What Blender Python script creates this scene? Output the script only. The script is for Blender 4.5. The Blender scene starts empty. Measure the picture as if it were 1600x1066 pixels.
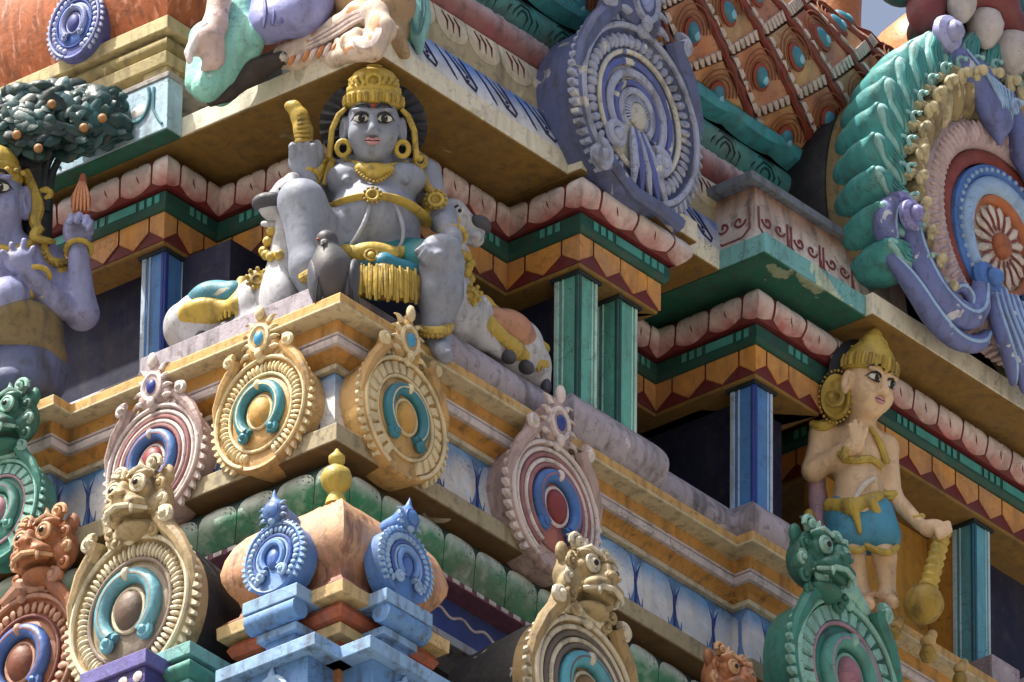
import bpy, math, random
import numpy as np
from mathutils import Vector, Matrix
random.seed(7)
SC = bpy.context.scene
COL = SC.collection
PI = math.pi
V3 = lambda *a: np.array(a, dtype=float)
# ------------------------------------------------------------------ camera
PITCH, AZL, ROLL = math.radians(30.4), math.radians(40.0), math.radians(0.7)
FPX, DIST = 20000.0, 40.0
CR = V3(math.cos(PI/2-AZL), -math.cos(AZL), 0)
CFH = V3(math.sin(PI/2-AZL), math.sin(AZL), 0)
CF = CFH*math.cos(PITCH) + V3(0, 0, math.sin(PITCH))
CU = np.cross(CR, CF)
_c, _s = math.cos(ROLL), math.sin(ROLL)
CR, CU = _c*CR+_s*CU, -_s*CR+_c*CU
def raydir(px, py): return CF+CR*(px-800)/FPX+CU*(533-py)/FPX
CAM = -raydir(535.4, 453.5)*DIST
def P(px, py, x=None, y=None, z=None):
    d = raydir(px, py)
    if x is not None: t = (x-CAM[0])/d[0]
    elif y is not None: t = (y-CAM[1])/d[1]
    else: t = (z-CAM[2])/d[2]
    return CAM+d*t
RH = V3(math.cos(PI/2-AZL), -math.cos(AZL), 0)      # horizontal right of the viewer
TOW = -CFH                                          # horizontal direction to the viewer
UPZ = V3(0, 0, 1)
class Frame:
    """pixel + depth towards the viewer, measured from an upright plane through a plan point"""
    def __init__(s, x, y): s.o = V3(x, y, 0)
    def __call__(s, px, py, b=0.0):
        d = raydir(px, py); o = s.o+TOW*b
        t = ((o-CAM)@CFH)/(d@CFH)
        return CAM+d*t
cd = bpy.data.cameras.new('camera'); cam = bpy.data.objects.new('camera', cd); COL.objects.link(cam)
cd.lens = 450; cd.sensor_width = 36; cd.clip_start = 0.5; cd.clip_end = 3000
mw = Matrix.Identity(4)
for i in range(3):
    mw[i][0], mw[i][1], mw[i][2], mw[i][3] = CR[i], CU[i], -CF[i], CAM[i]
cam.matrix_world = mw
SC.camera = cam
# ------------------------------------------------------------------ light
SUN = V3(-0.36, 0.25, 0.90); SUN /= np.linalg.norm(SUN)
w = bpy.data.worlds.new('World'); SC.world = w; w.use_nodes = True
nt = w.node_tree
sky = nt.nodes.new('ShaderNodeTexSky'); sky.sky_type = 'NISHITA'; sky.sun_disc = False
sky.sun_elevation = math.asin(SUN[2]); sky.sun_rotation = math.atan2(SUN[0], SUN[1])
sky.air_density = 1.0; sky.dust_density = 9.0; sky.ozone_density = 1.0
nt.links.new(sky.outputs[0], nt.nodes['Background'].inputs[0])
nt.nodes['Background'].inputs[1].default_value = 0.12
sd = bpy.data.lights.new('sun', 'SUN'); sd.energy = 4.8; sd.angle = math.radians(0.6); sd.color = (1, .95, .86)
so = bpy.data.objects.new('sun', sd); COL.objects.link(so)
so.rotation_euler = Vector((-SUN[0], -SUN[1], -SUN[2])).to_track_quat('-Z', 'Y').to_euler()
so.location = (-8, 6, 20)
SC.view_settings.view_transform = 'Standard'; SC.view_settings.look = 'None'
SC.view_settings.exposure = 0.70; SC.view_settings.gamma = 1; SC.view_settings.use_curve_mapping = False
# ------------------------------------------------------------------ materials
def lin(h, sat=.94):
    h = h.lstrip('#'); r = []
    for i in (0, 2, 4):
        v = int(h[i:i+2], 16)/255
        r.append(v/12.92 if v <= .04045 else ((v+.055)/1.055)**2.4)
    y = .3*r[0]+.59*r[1]+.11*r[2]
    return [y+(v-y)*sat for v in r]      # sun-faded pigments
_M = {}
def paint(c, c2=None, rough=.55, grime=.35, chip=0., chipc='c9c0a8', bump=.25, spots=.3, lo=0., hi=1., chipscale=6., crack=.55, brush=0):
    key = (c, c2, rough, grime, chip, chipc, bump, spots, lo, hi, chipscale, crack, brush)
    if key in _M: return _M[key]
    m = bpy.data.materials.new('paint_'+c+('_'+c2 if c2 else '')); m.use_nodes = True
    t = m.node_tree; N = t.nodes; L = t.links
    bs = N['Principled BSDF']
    geo = N.new('ShaderNodeNewGeometry')
    def noise(scale, detail=4, sc3=None, dist=0.):
        n = N.new('ShaderNodeTexNoise'); n.inputs['Scale'].default_value = scale; n.inputs['Detail'].default_value = detail
        n.inputs['Distortion'].default_value = dist
        if sc3:
            mp = N.new('ShaderNodeMapping'); mp.inputs['Scale'].default_value = sc3
            L.new(geo.outputs['Position'], mp.inputs[0]); L.new(mp.outputs[0], n.inputs['Vector'])
        else: L.new(geo.outputs['Position'], n.inputs['Vector'])
        return n.outputs['Fac']
    def ramp(f, a, b):
        r = N.new('ShaderNodeMapRange'); r.inputs['From Min'].default_value = a; r.inputs['From Max'].default_value = b
        L.new(f, r.inputs['Value']); return r.outputs[0]
    def mul(f, k):
        r = N.new('ShaderNodeMath'); r.operation = 'MULTIPLY'; L.new(f, r.inputs[0])
        if isinstance(k, float): r.inputs[1].default_value = k
        else: L.new(k, r.inputs[1])
        return r.outputs[0]
    def mix(f, a, b, mode='MIX'):
        r = N.new('ShaderNodeMix'); r.data_type = 'RGBA'; r.blend_type = mode
        if isinstance(f, float): r.inputs[0].default_value = f
        else: L.new(f, r.inputs[0])
        for v, i in ((a, 6), (b, 7)):
            if isinstance(v, (list, tuple)): r.inputs[i].default_value = (*v, 1)
            else: L.new(v, r.inputs[i])
        return r.outputs[2]
    base = lin(c)
    if c2:
        at = N.new('ShaderNodeAttribute'); at.attribute_name = 'g'
        wob = N.new('ShaderNodeMath'); wob.operation = 'ADD'
        L.new(at.outputs['Fac'], wob.inputs[0])
        L.new(ramp(noise(14, 3), 0.2, 0.8), wob.inputs[1])
        sh = N.new('ShaderNodeMath'); sh.operation = 'SUBTRACT'; L.new(wob.outputs[0], sh.inputs[0]); sh.inputs[1].default_value = .5
        sc_ = N.new('ShaderNodeMix'); sc_.data_type = 'FLOAT'; sc_.inputs[0].default_value = .25
        L.new(at.outputs['Fac'], sc_.inputs[2]); L.new(sh.outputs[0], sc_.inputs[3])
        col = mix(ramp(sc_.outputs[0], lo, hi), base, lin(c2))
    else:
        col = mix(1.0, base, base)
    # worn, uneven coat
    col = mix(ramp(noise(5, 6), .35, .75), col, mix(.55, col, [min(1, v*.62+.02) for v in base] if not c2 else [.25, .2, .18]))
    col = mix(mul(ramp(noise(23, 5), .5, .8), .35), col, [min(1, v*1.35+.035) for v in base])
    if chip > 0:
        cm = ramp(noise(chipscale, 8, dist=.8), .72-chip*.22, .735-chip*.22)
        col = mix(cm, col, lin(chipc))
    if grime > 0:
        g = ramp(noise(7, 8, (3.4, 3.4, .55)), .50, .70)
        col = mix(mul(g, min(.85, grime*1.15)), col, [.05, .044, .038])
        g2 = ramp(noise(30, 6, dist=.5), .58, .66)
        col = mix(mul(g2, min(.6, grime*.8)), col, [.07, .062, .054])
        dust = ramp(noise(8, 5), .5, .7)
        col = mix(mul(dust, .25), col, [v*.7+.06 for v in base])
        # lichen on faces that look up
        sx = N.new('ShaderNodeSeparateXYZ'); L.new(geo.outputs['Normal'], sx.inputs[0])
        up = mul(ramp(sx.outputs[2], .45, .9), ramp(noise(16, 6), .38, .62))
        col = mix(mul(up, .7*min(1., grime*2)), col, [.06, .055, .048])
    if crack > 0:
        vo = N.new('ShaderNodeTexVoronoi'); vo.feature = 'DISTANCE_TO_EDGE'; vo.inputs['Scale'].default_value = 11
        nv = N.new('ShaderNodeTexNoise'); nv.inputs['Scale'].default_value = 9; nv.inputs['Detail'].default_value = 5
        L.new(geo.outputs['Position'], nv.inputs['Vector'])
        vm = N.new('ShaderNodeVectorMath'); vm.operation = 'MULTIPLY_ADD'; vm.inputs[1].default_value = (.22, .22, .22)
        L.new(nv.outputs['Color'], vm.inputs[0]); L.new(geo.outputs['Position'], vm.inputs[2]); L.new(vm.outputs[0], vo.inputs['Vector'])
        ck = mul(ramp(vo.outputs['Distance'], .022, .004), ramp(noise(3.5, 3), .5, .62))
        col = mix(mul(ck, float(crack)), col, [.05, .042, .036])
    if brush:
        br = ramp(noise(30, 3, (1.6, 1.6, .22) if brush == 1 else (.3, .3, 1.6)), .56, .66)
        col = mix(mul(br, .6), col, [min(1, v*1.2+.20) for v in base])
        br2 = ramp(noise(21, 3, (1.9, 1.9, .16)), .54, .66)
        col = mix(mul(br2, .55), col, [v*.35+.01 for v in base])
    if spots > 0:
        sp = ramp(noise(70, 3), .66, .72)
        col = mix(mul(sp, float(spots)), col, [.03, .026, .024])
    L.new(col, bs.inputs['Base Color'])
    rr = N.new('ShaderNodeMapRange'); rr.inputs['To Min'].default_value = rough-.12; rr.inputs['To Max'].default_value = min(1, rough+.25)
    L.new(noise(11, 4), rr.inputs['Value']); L.new(rr.outputs[0], bs.inputs['Roughness'])
    bs.inputs['Specular IOR Level'].default_value = .4
    if bump:
        bp = N.new('ShaderNodeBump'); bp.inputs['Strength'].default_value = min(1., bump*1.5); bp.inputs['Distance'].default_value = .006
        ad = N.new('ShaderNodeMath'); ad.operation = 'ADD'
        L.new(noise(48, 5), ad.inputs[0]); L.new(noise(9, 4), ad.inputs[1])
        L.new(ad.outputs[0], bp.inputs['Height']); L.new(bp.outputs[0], bs.inputs['Normal'])
    _M[key] = m
    return m
# ------------------------------------------------------------------ mesh collector
class MB:
    def __init__(s): s.v = []; s.f = []; s.g = []
    def add(s, vs, fs, g=None):
        n = len(s.v); s.v.extend([tuple(map(float, p)) for p in vs]); s.f.extend([tuple(i+n for i in f) for f in fs])
        s.g.extend(g if g is not None else [0.]*len(vs)); return s
    def grid(s, rows, close=False, cap=False, g=None):
        nr, nc = len(rows), len(rows[0]); n = len(s.v)
        for i, r in enumerate(rows):
            for j, p in enumerate(r):
                s.v.append(tuple(map(float, p))); s.g.append(g[i][j] if g else 0.)
        for i in range(nr-1):
            for j in range(nc if close else nc-1):
                k = (j+1) % nc
                s.f.append((n+i*nc+j, n+i*nc+k, n+(i+1)*nc+k, n+(i+1)*nc+j))
        if cap:
            s.f.append(tuple(n+j for j in range(nc))[::-1]); s.f.append(tuple(n+(nr-1)*nc+j for j in range(nc)))
        return s
    def box(s, lo, hi):
        (x0, y0, z0), (x1, y1, z1) = lo, hi
        return s.add([(x0,y0,z0),(x1,y0,z0),(x1,y1,z0),(x0,y1,z0),(x0,y0,z1),(x1,y0,z1),(x1,y1,z1),(x0,y1,z1)],
                     [(0,3,2,1),(4,5,6,7),(0,1,5,4),(1,2,6,5),(2,3,7,6),(3,0,4,7)])
    def hexa(s, pts): return s.add(pts, [(0,3,2,1),(4,5,6,7),(0,1,5,4),(1,2,6,5),(2,3,7,6),(3,0,4,7)])
    def tube(s, pts, rad, seg=8, flat=1.0, up=None, cap=True):
        pts = [np.array(p, float) for p in pts]; n = len(pts)
        if not hasattr(rad, '__len__'): rad = [rad]*n
        rows = []; prev = None
        for i in range(n):
            t = pts[min(i+1, n-1)]-pts[max(i-1, 0)]; t = t/(np.linalg.norm(t)+1e-9)
            if up is not None: a = np.cross(up, t)
            elif prev is None: a = np.cross(V3(.31, .2, .93), t)
            else: a = prev-t*(prev@t)
            a = a/(np.linalg.norm(a)+1e-9); prev = a
            b = np.cross(t, a)
            rows.append([pts[i]+rad[i]*(math.cos(q)*a+flat*math.sin(q)*b) for q in (2*PI*k/seg for k in range(seg))])
        return s.grid(rows, close=True, cap=cap)
    def ell(s, c, ax, seg=12, rings=8, half=False):
        """ax: three axis vectors"""
        c = np.array(c, float); ax = [np.array(a, float) for a in ax]; rows = []
        for i in range(rings+1):
            ph = (PI/2 if half else PI)*i/rings
            rr = max(math.sin(ph), .02); zz = math.cos(ph)
            rows.append([c+ax[0]*rr*math.cos(2*PI*k/seg)+ax[1]*rr*math.sin(2*PI*k/seg)+ax[2]*zz for k in range(seg)])
        return s.grid(rows, close=True, cap=True)
    def ball(s, c, r, seg=10, rings=7):
        return s.ell(c, (V3(r,0,0), V3(0,r,0), V3(0,0,r)), seg, rings)
    def lathe(s, c, prof, seg=20, axis=None):
        c = np.array(c, float)
        if axis is None: e0, e1, e2 = V3(1,0,0), V3(0,1,0), UPZ
        else: e0, e1, e2 = axis
        return s.grid([[c+e0*r*math.cos(2*PI*k/seg)+e1*r*math.sin(2*PI*k/seg)+e2*z for k in range(seg)] for r, z in prof], close=True, cap=True)
_ROOT = {}
def setp(o, label=None, cat=None, group=None, kind=None):
    for k, v in (('label', label), ('category', cat), ('group', group), ('kind', kind)):
        if v: o[k] = v
    return o
def thing(name, loc, label, cat, group=None):
    o = bpy.data.objects.new(name, None); COL.objects.link(o); o.empty_display_size = .05
    o.location = tuple(map(float, loc)); _ROOT[o] = np.array(loc, float)
    return setp(o, label, cat, group)
def obj(name, mb, mat, parent=None, smooth=True, kind=None, label=None, angle=40, fix=True):
    L = _ROOT.get(parent)
    vs = np.array(mb.v, float)
    if L is None: L = V3((vs[:,0].min()+vs[:,0].max())/2, (vs[:,1].min()+vs[:,1].max())/2, vs[:,2].min())
    me = bpy.data.meshes.new(name); me.from_pydata((vs-L).tolist(), [], mb.f)
    me.materials.append(mat)
    if any(mb.g):
        at = me.attributes.new('g', 'FLOAT', 'POINT'); at.data.foreach_set('value', mb.g)
    if fix:
        import bmesh
        bm = bmesh.new(); bm.from_mesh(me); bmesh.ops.recalc_face_normals(bm, faces=bm.faces); bm.to_mesh(me); bm.free()
    if smooth:
        me.polygons.foreach_set('use_smooth', [True]*len(me.polygons))
        if angle < 180: me.set_sharp_from_angle(angle=math.radians(angle))
    o = bpy.data.objects.new(name, me); COL.objects.link(o)
    if parent is not None: o.parent = parent; _ROOT[o] = L
    else: o.location = tuple(L); _ROOT[o] = L
    if not smooth and kind is None and len(me.polygons) < 120:
        bv = o.modifiers.new('worn_edge', 'BEVEL'); bv.width = .0028; bv.segments = 2; bv.limit_method = 'ANGLE'; bv.angle_limit = math.radians(35); bv.use_clamp_overlap = True
    if kind: o['kind'] = kind
    if label: o['label'] = label
    return o
# ------------------------------------------------------------------ sculpting: smooth union of rounded shapes
def sculpt(prims, vox=.006, pad=.03):
    """prims: ('e',c,(ax,ay,az),k) ellipsoid with axis vectors, ('c',p0,p1,r0,r1,k) tapered capsule; negative k carves"""
    bb = []
    for p in prims:
        if p[0] == 'e':
            ext = np.sqrt(sum(np.array(a)**2 for a in p[2])); bb.append((np.array(p[1])-ext, np.array(p[1])+ext))
        else:
            r = max(p[3], p[4]); bb.append((np.minimum(p[1], p[2])-r, np.maximum(p[1], p[2])+r))
    lo = np.min([b[0] for b in bb], axis=0)-pad; hi = np.max([b[1] for b in bb], axis=0)+pad
    n = np.ceil((hi-lo)/vox).astype(int)+1
    F = np.full(n, .05, dtype=np.float32)
    for p, b in zip(prims, bb):
        k = abs(p[-1])
        i0 = np.maximum(((b[0]-lo-k-.02)/vox).astype(int), 0); i1 = np.minimum(((b[1]-lo+k+.02)/vox).astype(int)+2, n)
        gx, gy, gz = np.meshgrid(*[lo[q]+vox*np.arange(i0[q], i1[q]) for q in range(3)], indexing='ij')
        X = np.stack([gx, gy, gz], -1).astype(np.float32)
        if p[0] == 'e':
            A = np.array(p[2], float); ln = np.linalg.norm(A, axis=1); U = A/ln[:, None]
            q = (X-np.array(p[1], dtype=np.float32))@U.T.astype(np.float32)
            k0 = np.linalg.norm(q/ln.astype(np.float32), axis=-1)+1e-6; k1 = np.linalg.norm(q/(ln**2).astype(np.float32), axis=-1)+1e-6
            d = k0*(k0-1)/k1
        else:
            a = np.array(p[1], float); ba = np.array(p[2], float)-a; l2 = ba@ba+1e-9
            pa = X-a.astype(np.float32); h = np.clip(pa@ba.astype(np.float32)/l2, 0, 1)
            d = np.linalg.norm(pa-h[..., None]*ba.astype(np.float32), axis=-1)-(p[3]+(p[4]-p[3])*h)
        S = F[i0[0]:i1[0], i0[1]:i1[1], i0[2]:i1[2]]
        if p[-1] >= 0:
            hh = np.maximum(k-np.abs(S-d), 0)/max(k, 1e-6); R = np.minimum(S, d)-hh*hh*k*.25
        else:
            hh = np.maximum(k-np.abs(S+d), 0)/max(k, 1e-6); R = np.maximum(S, -d)+hh*hh*k*.25
        F[i0[0]:i1[0], i0[1]:i1[1], i0[2]:i1[2]] = R
    # surface nets
    s = F < 0
    cnt = np.zeros(np.array(n)-1, dtype=np.int8)
    for dx in (0, 1):
        for dy in (0, 1):
            for dz in (0, 1): cnt += s[dx:n[0]-1+dx, dy:n[1]-1+dy, dz:n[2]-1+dz]
    act = (cnt > 0) & (cnt < 8)
    idx = -np.ones(act.shape, dtype=np.int64); ii = np.argwhere(act); idx[act] = np.arange(len(ii))
    acc = np.zeros((len(ii), 3)); wgt = np.zeros(len(ii))
    corners = [(a, b, c) for a in (0, 1) for b in (0, 1) for c in (0, 1)]
    val = {c: F[ii[:,0]+c[0], ii[:,1]+c[1], ii[:,2]+c[2]].astype(float) for c in corners}
    for c in corners:
        for ax in range(3):
            if c[ax] == 0:
                e = list(c); e[ax] = 1; e = tuple(e)
                va, vb = val[c], val[e]; m = (va < 0) != (vb < 0)
                t = np.where(m, va/(va-vb+1e-12), 0)
                pt = np.tile(np.array(c, float), (len(ii), 1)); pt[:, ax] += t
                acc[m] += pt[m]; wgt[m] += 1
    vs = lo+vox*(ii+acc/wgt[:, None])
    fs = []
    for ax in range(3):
        a1, a2 = [(1, 2), (2, 0), (0, 1)][ax]
        sl0 = [slice(1, -1)]*3; sl0[ax] = slice(0, -1); sl1 = [slice(1, -1)]*3; sl1[ax] = slice(1, None)
        A, B = s[tuple(sl0)], s[tuple(sl1)]
        for flip in (False, True):
            e = np.argwhere((A & ~B) if not flip else (~A & B))
            if not len(e): continue
            off = np.ones(3, int); off[ax] = 0; e = e+off
            def cell(d1, d2):
                q = e.copy(); q[:, a1] += d1; q[:, a2] += d2; return idx[q[:,0], q[:,1], q[:,2]]
            quad = np.stack([cell(-1,-1), cell(0,-1), cell(0,0), cell(-1,0)], 1)
            if flip: quad = quad[:, ::-1]
            fs.append(quad)
    fs = np.concatenate(fs)
    mb = MB(); mb.v = vs.tolist(); mb.f = [tuple(q) for q in fs[(fs >= 0).all(1)].tolist()]; mb.g = [0.]*len(mb.v)
    return mb
def clay(name, prims, mat, parent, vox=.006, **k):
    return obj(name, sculpt(prims, vox), mat, parent, smooth=True, angle=180, fix=False, **k)
# ------------------------------------------------------------------ mouldings swept along a stepped plan
def offsets(plan, d, closed=False):
    """plan left to right; the outside is on the viewer's side; d > 0 moves outward"""
    n = len(plan); out = []
    def nrm(i):
        a, b = plan[i % n], plan[(i+1) % n]; t = V3(b[0]-a[0], b[1]-a[1]); t /= np.linalg.norm(t); return V3(t[1], -t[0])
    for i in range(n):
        if closed: n0, n1 = nrm(i-1), nrm(i)
        elif i == 0: n0 = n1 = nrm(0)
        elif i == n-1: n0 = n1 = nrm(n-2)
        else: n0, n1 = nrm(i-1), nrm(i)
        m = (n0+n1)/(1+n0@n1)
        out.append(V3(plan[i][0], plan[i][1])+m*d)
    return out
def sweep(mb, plan, prof, closed=False, back=None):
    """prof: list of (out, z)"""
    rows = []
    for d, z in prof: rows.append([V3(p[0], p[1], z) for p in offsets(plan, d, closed)])
    if closed:
        return mb.grid(rows, close=True, cap=True)
    nr = len(rows); nc = len(rows[0]); n0 = len(mb.v); mb.grid(rows)
    mb.f.append(tuple(n0+i*nc for i in range(nr))); mb.f.append(tuple(n0+i*nc+nc-1 for i in range(nr))[::-1])
    if nr > 2:      # close the back
        for j in range(nc-1): mb.f.append((n0+j, n0+(nr-1)*nc+j, n0+(nr-1)*nc+j+1, n0+j+1))
    return mb
class Run:
    """unfolded stepped plan: wrap(s, out, z) gives the point; corner s-values are kept as breaks"""
    def __init__(s, plan):
        s.plan = plan; s.cum = [0.]
        for a, b in zip(plan[:-1], plan[1:]): s.cum.append(s.cum[-1]+math.hypot(b[0]-a[0], b[1]-a[1]))
    def wrap(s, q, d, z):
        if not hasattr(s, '_c'): s._c = {}
        k = round(d, 5)
        if k not in s._c: s._c[k] = offsets(s.plan, d)
        o = s._c[k]
        q = min(max(q, 0), s.cum[-1]-1e-9); i = 0
        while s.cum[i+1] <= q: i += 1
        u = (q-s.cum[i])/(s.cum[i+1]-s.cum[i]); p = o[i]*(1-u)+o[i+1]*u
        return V3(p[0], p[1], z)
    def tile(s, mb, s0, s1, prof, tmin, tmax, lift=.004, cols=8, rows=4, gfun=None):
        """raised piece on the moulding; prof(t)->(out,z); tmin/tmax(x), x in -1..1 across"""
        ss = sorted(set([s0+(s1-s0)*(k/cols if cols < 6 else .5-.5*math.cos(PI*k/cols)) for k in range(cols+1)]+[c for c in s.cum if s0 < c < s1]))
        top = []; bot = []; gg = []
        for j in range(rows+1):
            rt = []; rb = []; gr = []
            for q in ss:
                x = 2*(q-s0)/(s1-s0)-1
                a, b = tmin(x), tmax(x); t = a+(b-a)*j/rows
                d, z = prof(t); rt.append(s.wrap(q, d+lift, z)); rb.append(s.wrap(q, d-.002, z)); gr.append(gfun(t) if gfun else t)
            top.append(rt); bot.append(rb); gg.append(gr)
        n = len(mb.v); nc = len(ss)
        mb.grid(top, g=gg)
        # rim down to the moulding
        loop = [(0, k) for k in range(nc)]+[(r, nc-1) for r in range(1, rows+1)]+[(rows, k) for k in range(nc-2, -1, -1)]+[(r, 0) for r in range(rows-1, 0, -1)]
        m0 = len(mb.v)
        for r, c in loop: mb.v.append(tuple(bot[r][c])); mb.g.append(gg[r][c])
        for i in range(len(loop)):
            k = (i+1) % len(loop)
            a = n+loop[i][0]*nc+loop[i][1]; b = n+loop[k][0]*nc+loop[k][1]
            mb.f.append((a, m0+i, m0+k, b))
        return mb
# ------------------------------------------------------------------ ground
g = MB(); g.box((-600, -600, -22.4), (600, 600, -22.0))
gm = paint('8c857a', rough=.9, grime=.2, spots=0, bump=0)
setp(obj('ground', g, gm, smooth=False), 'dusty brown temple courtyard ground far below', None, None, 'structure')
# ------------------------------------------------------------------ tower
tower = thing('temple_tower', (1.5, 1.2, -22.0), 'stepped painted temple tower with pink lotus cornices, striped pillars and ochre ledges', 'tower')
OCH = paint('cba158', rough=.6, grime=.45, chip=.22, chipc='b9ab88')
ORA = paint('dc9a3e', 'cc8632', rough=.55, grime=.3)
ORB = paint('cb9546', rough=.55, grime=.45)
WHL = paint('cfc4c4', rough=.6, grime=.35)
LIL = paint('aaa2ae', rough=.6, grime=.6, chip=.15, chipc='cfc9cc')
MAR = paint('6a1a1e', rough=.6, grime=.3)
PINK = paint('e2d8d4', 'b0605e', rough=.5, grime=.28, spots=.35, lo=.5, hi=1.02)
GRN = paint('0f4f45', rough=.5, grime=.4)
DASH = paint('3f9c93', rough=.5, grime=.25)
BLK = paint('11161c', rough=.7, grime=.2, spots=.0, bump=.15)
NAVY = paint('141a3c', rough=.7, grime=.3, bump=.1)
SOF = paint('886728', rough=.75, grime=.35, chip=.22, chipc='a08c60', chipscale=4.)
SOFG = paint('17604e', rough=.7, grime=.35, chip=.36, chipc='8f9c80', chipscale=4.)
CRM = paint('c9bd9c', rough=.65, grime=.4, chip=.2, chipc='ded6bd')
TAN = paint('a69a7a', rough=.7, grime=.45, chip=.15, chipc='c4bda4')
LP = [(-.083, 2.4), (-.083, 1.13), (0, 1.13), (0, .01), (1.98, .01), (1.98, -.055), (4.1, -.055)]
W = [(.257, 2.4), (.257, .986), (.515, .986), (.515, .338), (1.197, .338), (1.197, .031), (1.6, .031), (1.6, .452),
     (2.1, .452), (2.1, .031), (2.44, .031), (2.44, .42), (2.72, .42), (2.72, .031), (4.1, .031)]
def ring(name, plan, prof, mat, smooth=False, ang=40, closed=False, parent=None):
    return obj(name, sweep(MB(), plan, prof, closed), mat, parent or tower, smooth=smooth, angle=ang)
def stations(run, w, lo=0, hi=None):
    cs = [c for c in run.cum]
    st = []
    for a, b in zip(cs[:-1], cs[1:]):
        n = max(int(round((b-a)/w)), 1); st += [a+(b-a)*k/n for k in range(n)]
    st.append(cs[-1])
    out = []
    for i in range(1, len(st)-1):
        out.append(((st[i-1]+st[i])/2, (st[i]+st[i+1])/2))
    return out
def arc(n, f): return [f(k/n) for k in range(n+1)]
def ink(run, prof, pts, r, mat, par, lift=.001):
    return obj('brush_stroke', MB().tube([run.wrap(s_, prof(t_)[0]+lift, prof(t_)[1]) for s_, t_ in pts], [r*.4]+[r]*(len(pts)-2)+[r*.3], 5), mat, par)
# -- ledge and its mouldings
ring('ledge', LP, [(-.32, 0), (-.004, .0), (0, -.004), (0, -.036), (-.32, -.036)], OCH)
ring('ledge_lip', LP, [(-.3, -.0365), (.005, -.0365), (.005, -.046), (-.06, -.05), (-.3, -.05)], paint('cbbd98', rough=.6, grime=.4))
ring('ochre_band', LP, [(-.3, -.05), (-.06, -.05), (-.06, -.10), (-.3, -.10)], ORB)
ring('white_line', LP, [(-.3, -.1005), (-.052, -.1005), (-.052, -.110), (-.3, -.110)], WHL)
ring('ochre_line', LP, [(-.3, -.1105), (-.056, -.1105), (-.056, -.1165), (-.3, -.1165)], ORB)
ring('white_moulding', LP, [(-.3, -.117), (-.048, -.117), (-.046, -.130), (-.05, -.143), (-.3, -.143)], WHL)
ring('cove', LP, [(-.3, -.1435), (-.066, -.1435), (-.09, -.155), (-.105, -.172), (-.108, -.186), (-.3, -.186)], ORB, True)
ring('frieze_lip', LP, [(-.3, -.1865), (-.088, -.1865), (-.086, -.206), (-.3, -.206)], CRM)
FB = paint('4d8fd0', '24428f', rough=.5, grime=.4, chip=.12, chipc='a9c0c8')
FP = paint('6fabe2', 'ecedec', rough=.5, grime=.2, chip=.1, chipc='d6d8cc', lo=.08, hi=.42)
fprof = lambda t: (-.106+.022*t**1.5, -.2065-.238*t)
fz = ring('lotus_frieze', LP, [(-.3, -.2065)]+arc(6, fprof)+[(-.3, -.4445)], FB, True)
rl = Run(LP)
FINK = paint('2a3f8c', rough=.5, grime=.3, spots=0, bump=0)
for k, (a, b) in enumerate(stations(rl, .19)):
    c0 = .0075
    tm = lambda x: .03+.14*abs(x)**3
    tx = lambda x: .985-.42*abs(x)**3.4
    obj('petal', rl.tile(MB(), a+c0, b-c0, fprof, tm, tx, lift=.004, cols=10, rows=4), FP, fz)
    for pts in ([(a, .98), (a+.004, .6), (a-.002, .35), (a-.025, .08)], [(a, .45), (a+.012, .25), (a+.028, .1)], [(a+.004, .97), (a+.03, .85), (a+.036, .66)], [(a-.004, .97), (a-.028, .86), (a-.034, .70)]):
        if min(p[0] for p in pts) > .02 and not any(pts[0][0]-.04 < c < pts[0][0]+.04 for c in rl.cum):
            obj('brush_stroke', MB().tube([rl.wrap(s_, fprof(t_)[0]+.0035, fprof(t_)[1]) for s_, t_ in pts], [.006]+[.0042]*(len(pts)-2)+[.0012], 5), FINK, fz)
ring('slab', LP, [(-.34, -.445), (-.034, -.445), (-.030, -.449), (-.030, -.51), (-.34, -.51)], TAN)
ring('slab_soffit', LP, [(-.34, -.5105), (-.034, -.5105), (-.034, -.5145), (-.34, -.5145)], paint('6b4f26', rough=.75, grime=.4, chip=.1))
gprof = lambda t: (-.128+.062*math.sin(PI*min(t*.98+.02, 1)), -.515-.165*t)
GR2 = paint('0d3a34', rough=.5, grime=.3)
GP = paint('d6e2d6', '1a8a64', rough=.45, grime=.15, spots=.3, lo=.30, hi=.66)
gr = ring('lotus_roll', LP, [(-.34, -.515)]+arc(10, gprof)+[(-.34, -.68)], GR2, True)
for a, b in stations(rl, .15):
    obj('petal', rl.tile(MB(), a+.0015, b-.0015, gprof, lambda x: .16+.46*(1-math.sqrt(max(1-x*x*.985, 0))), lambda x: .97, lift=.002, cols=10, rows=5), GP, gr)
pk = ring('maroon_line', LP, [(-.34, -.6805), (-.112, -.6805), (-.112, -.70), (-.34, -.70)], paint('7b4a5c', rough=.6))
for a, b in stations(rl, .06):
    obj('dash', rl.tile(MB(), a+.012, b-.012, lambda t: (-.112, -.683-.014*t), lambda x: 0, lambda x: 1, lift=.003, cols=2, rows=1), WHL, pk)
ring('blue_band', LP, [(-.4, -.7005), (-.19, -.7005), (-.19, -.84), (-.4, -.84)], paint('33478f', rough=.6, grime=.5))
wv = MB(); n = 160
for off, r in ((0, .006),):
    wv.tube([rl.wrap(rl.cum[-1]*k/420, -.189, -.755+.010*math.sin(k*.9)) for k in range(421)], r, 5)
obj('wavy_line', wv, WHL, tower)
ring('white_lip', LP, [(-.4, -.8405), (-.17, -.8405), (-.17, -.872), (-.4, -.872)], paint('a9adb5', rough=.6, grime=.5))
ring('recess_wall', LP, [(-.6, -.8725), (-.30, -.8725), (-.30, -2.2), (-.6, -2.2)], BLK)
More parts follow.
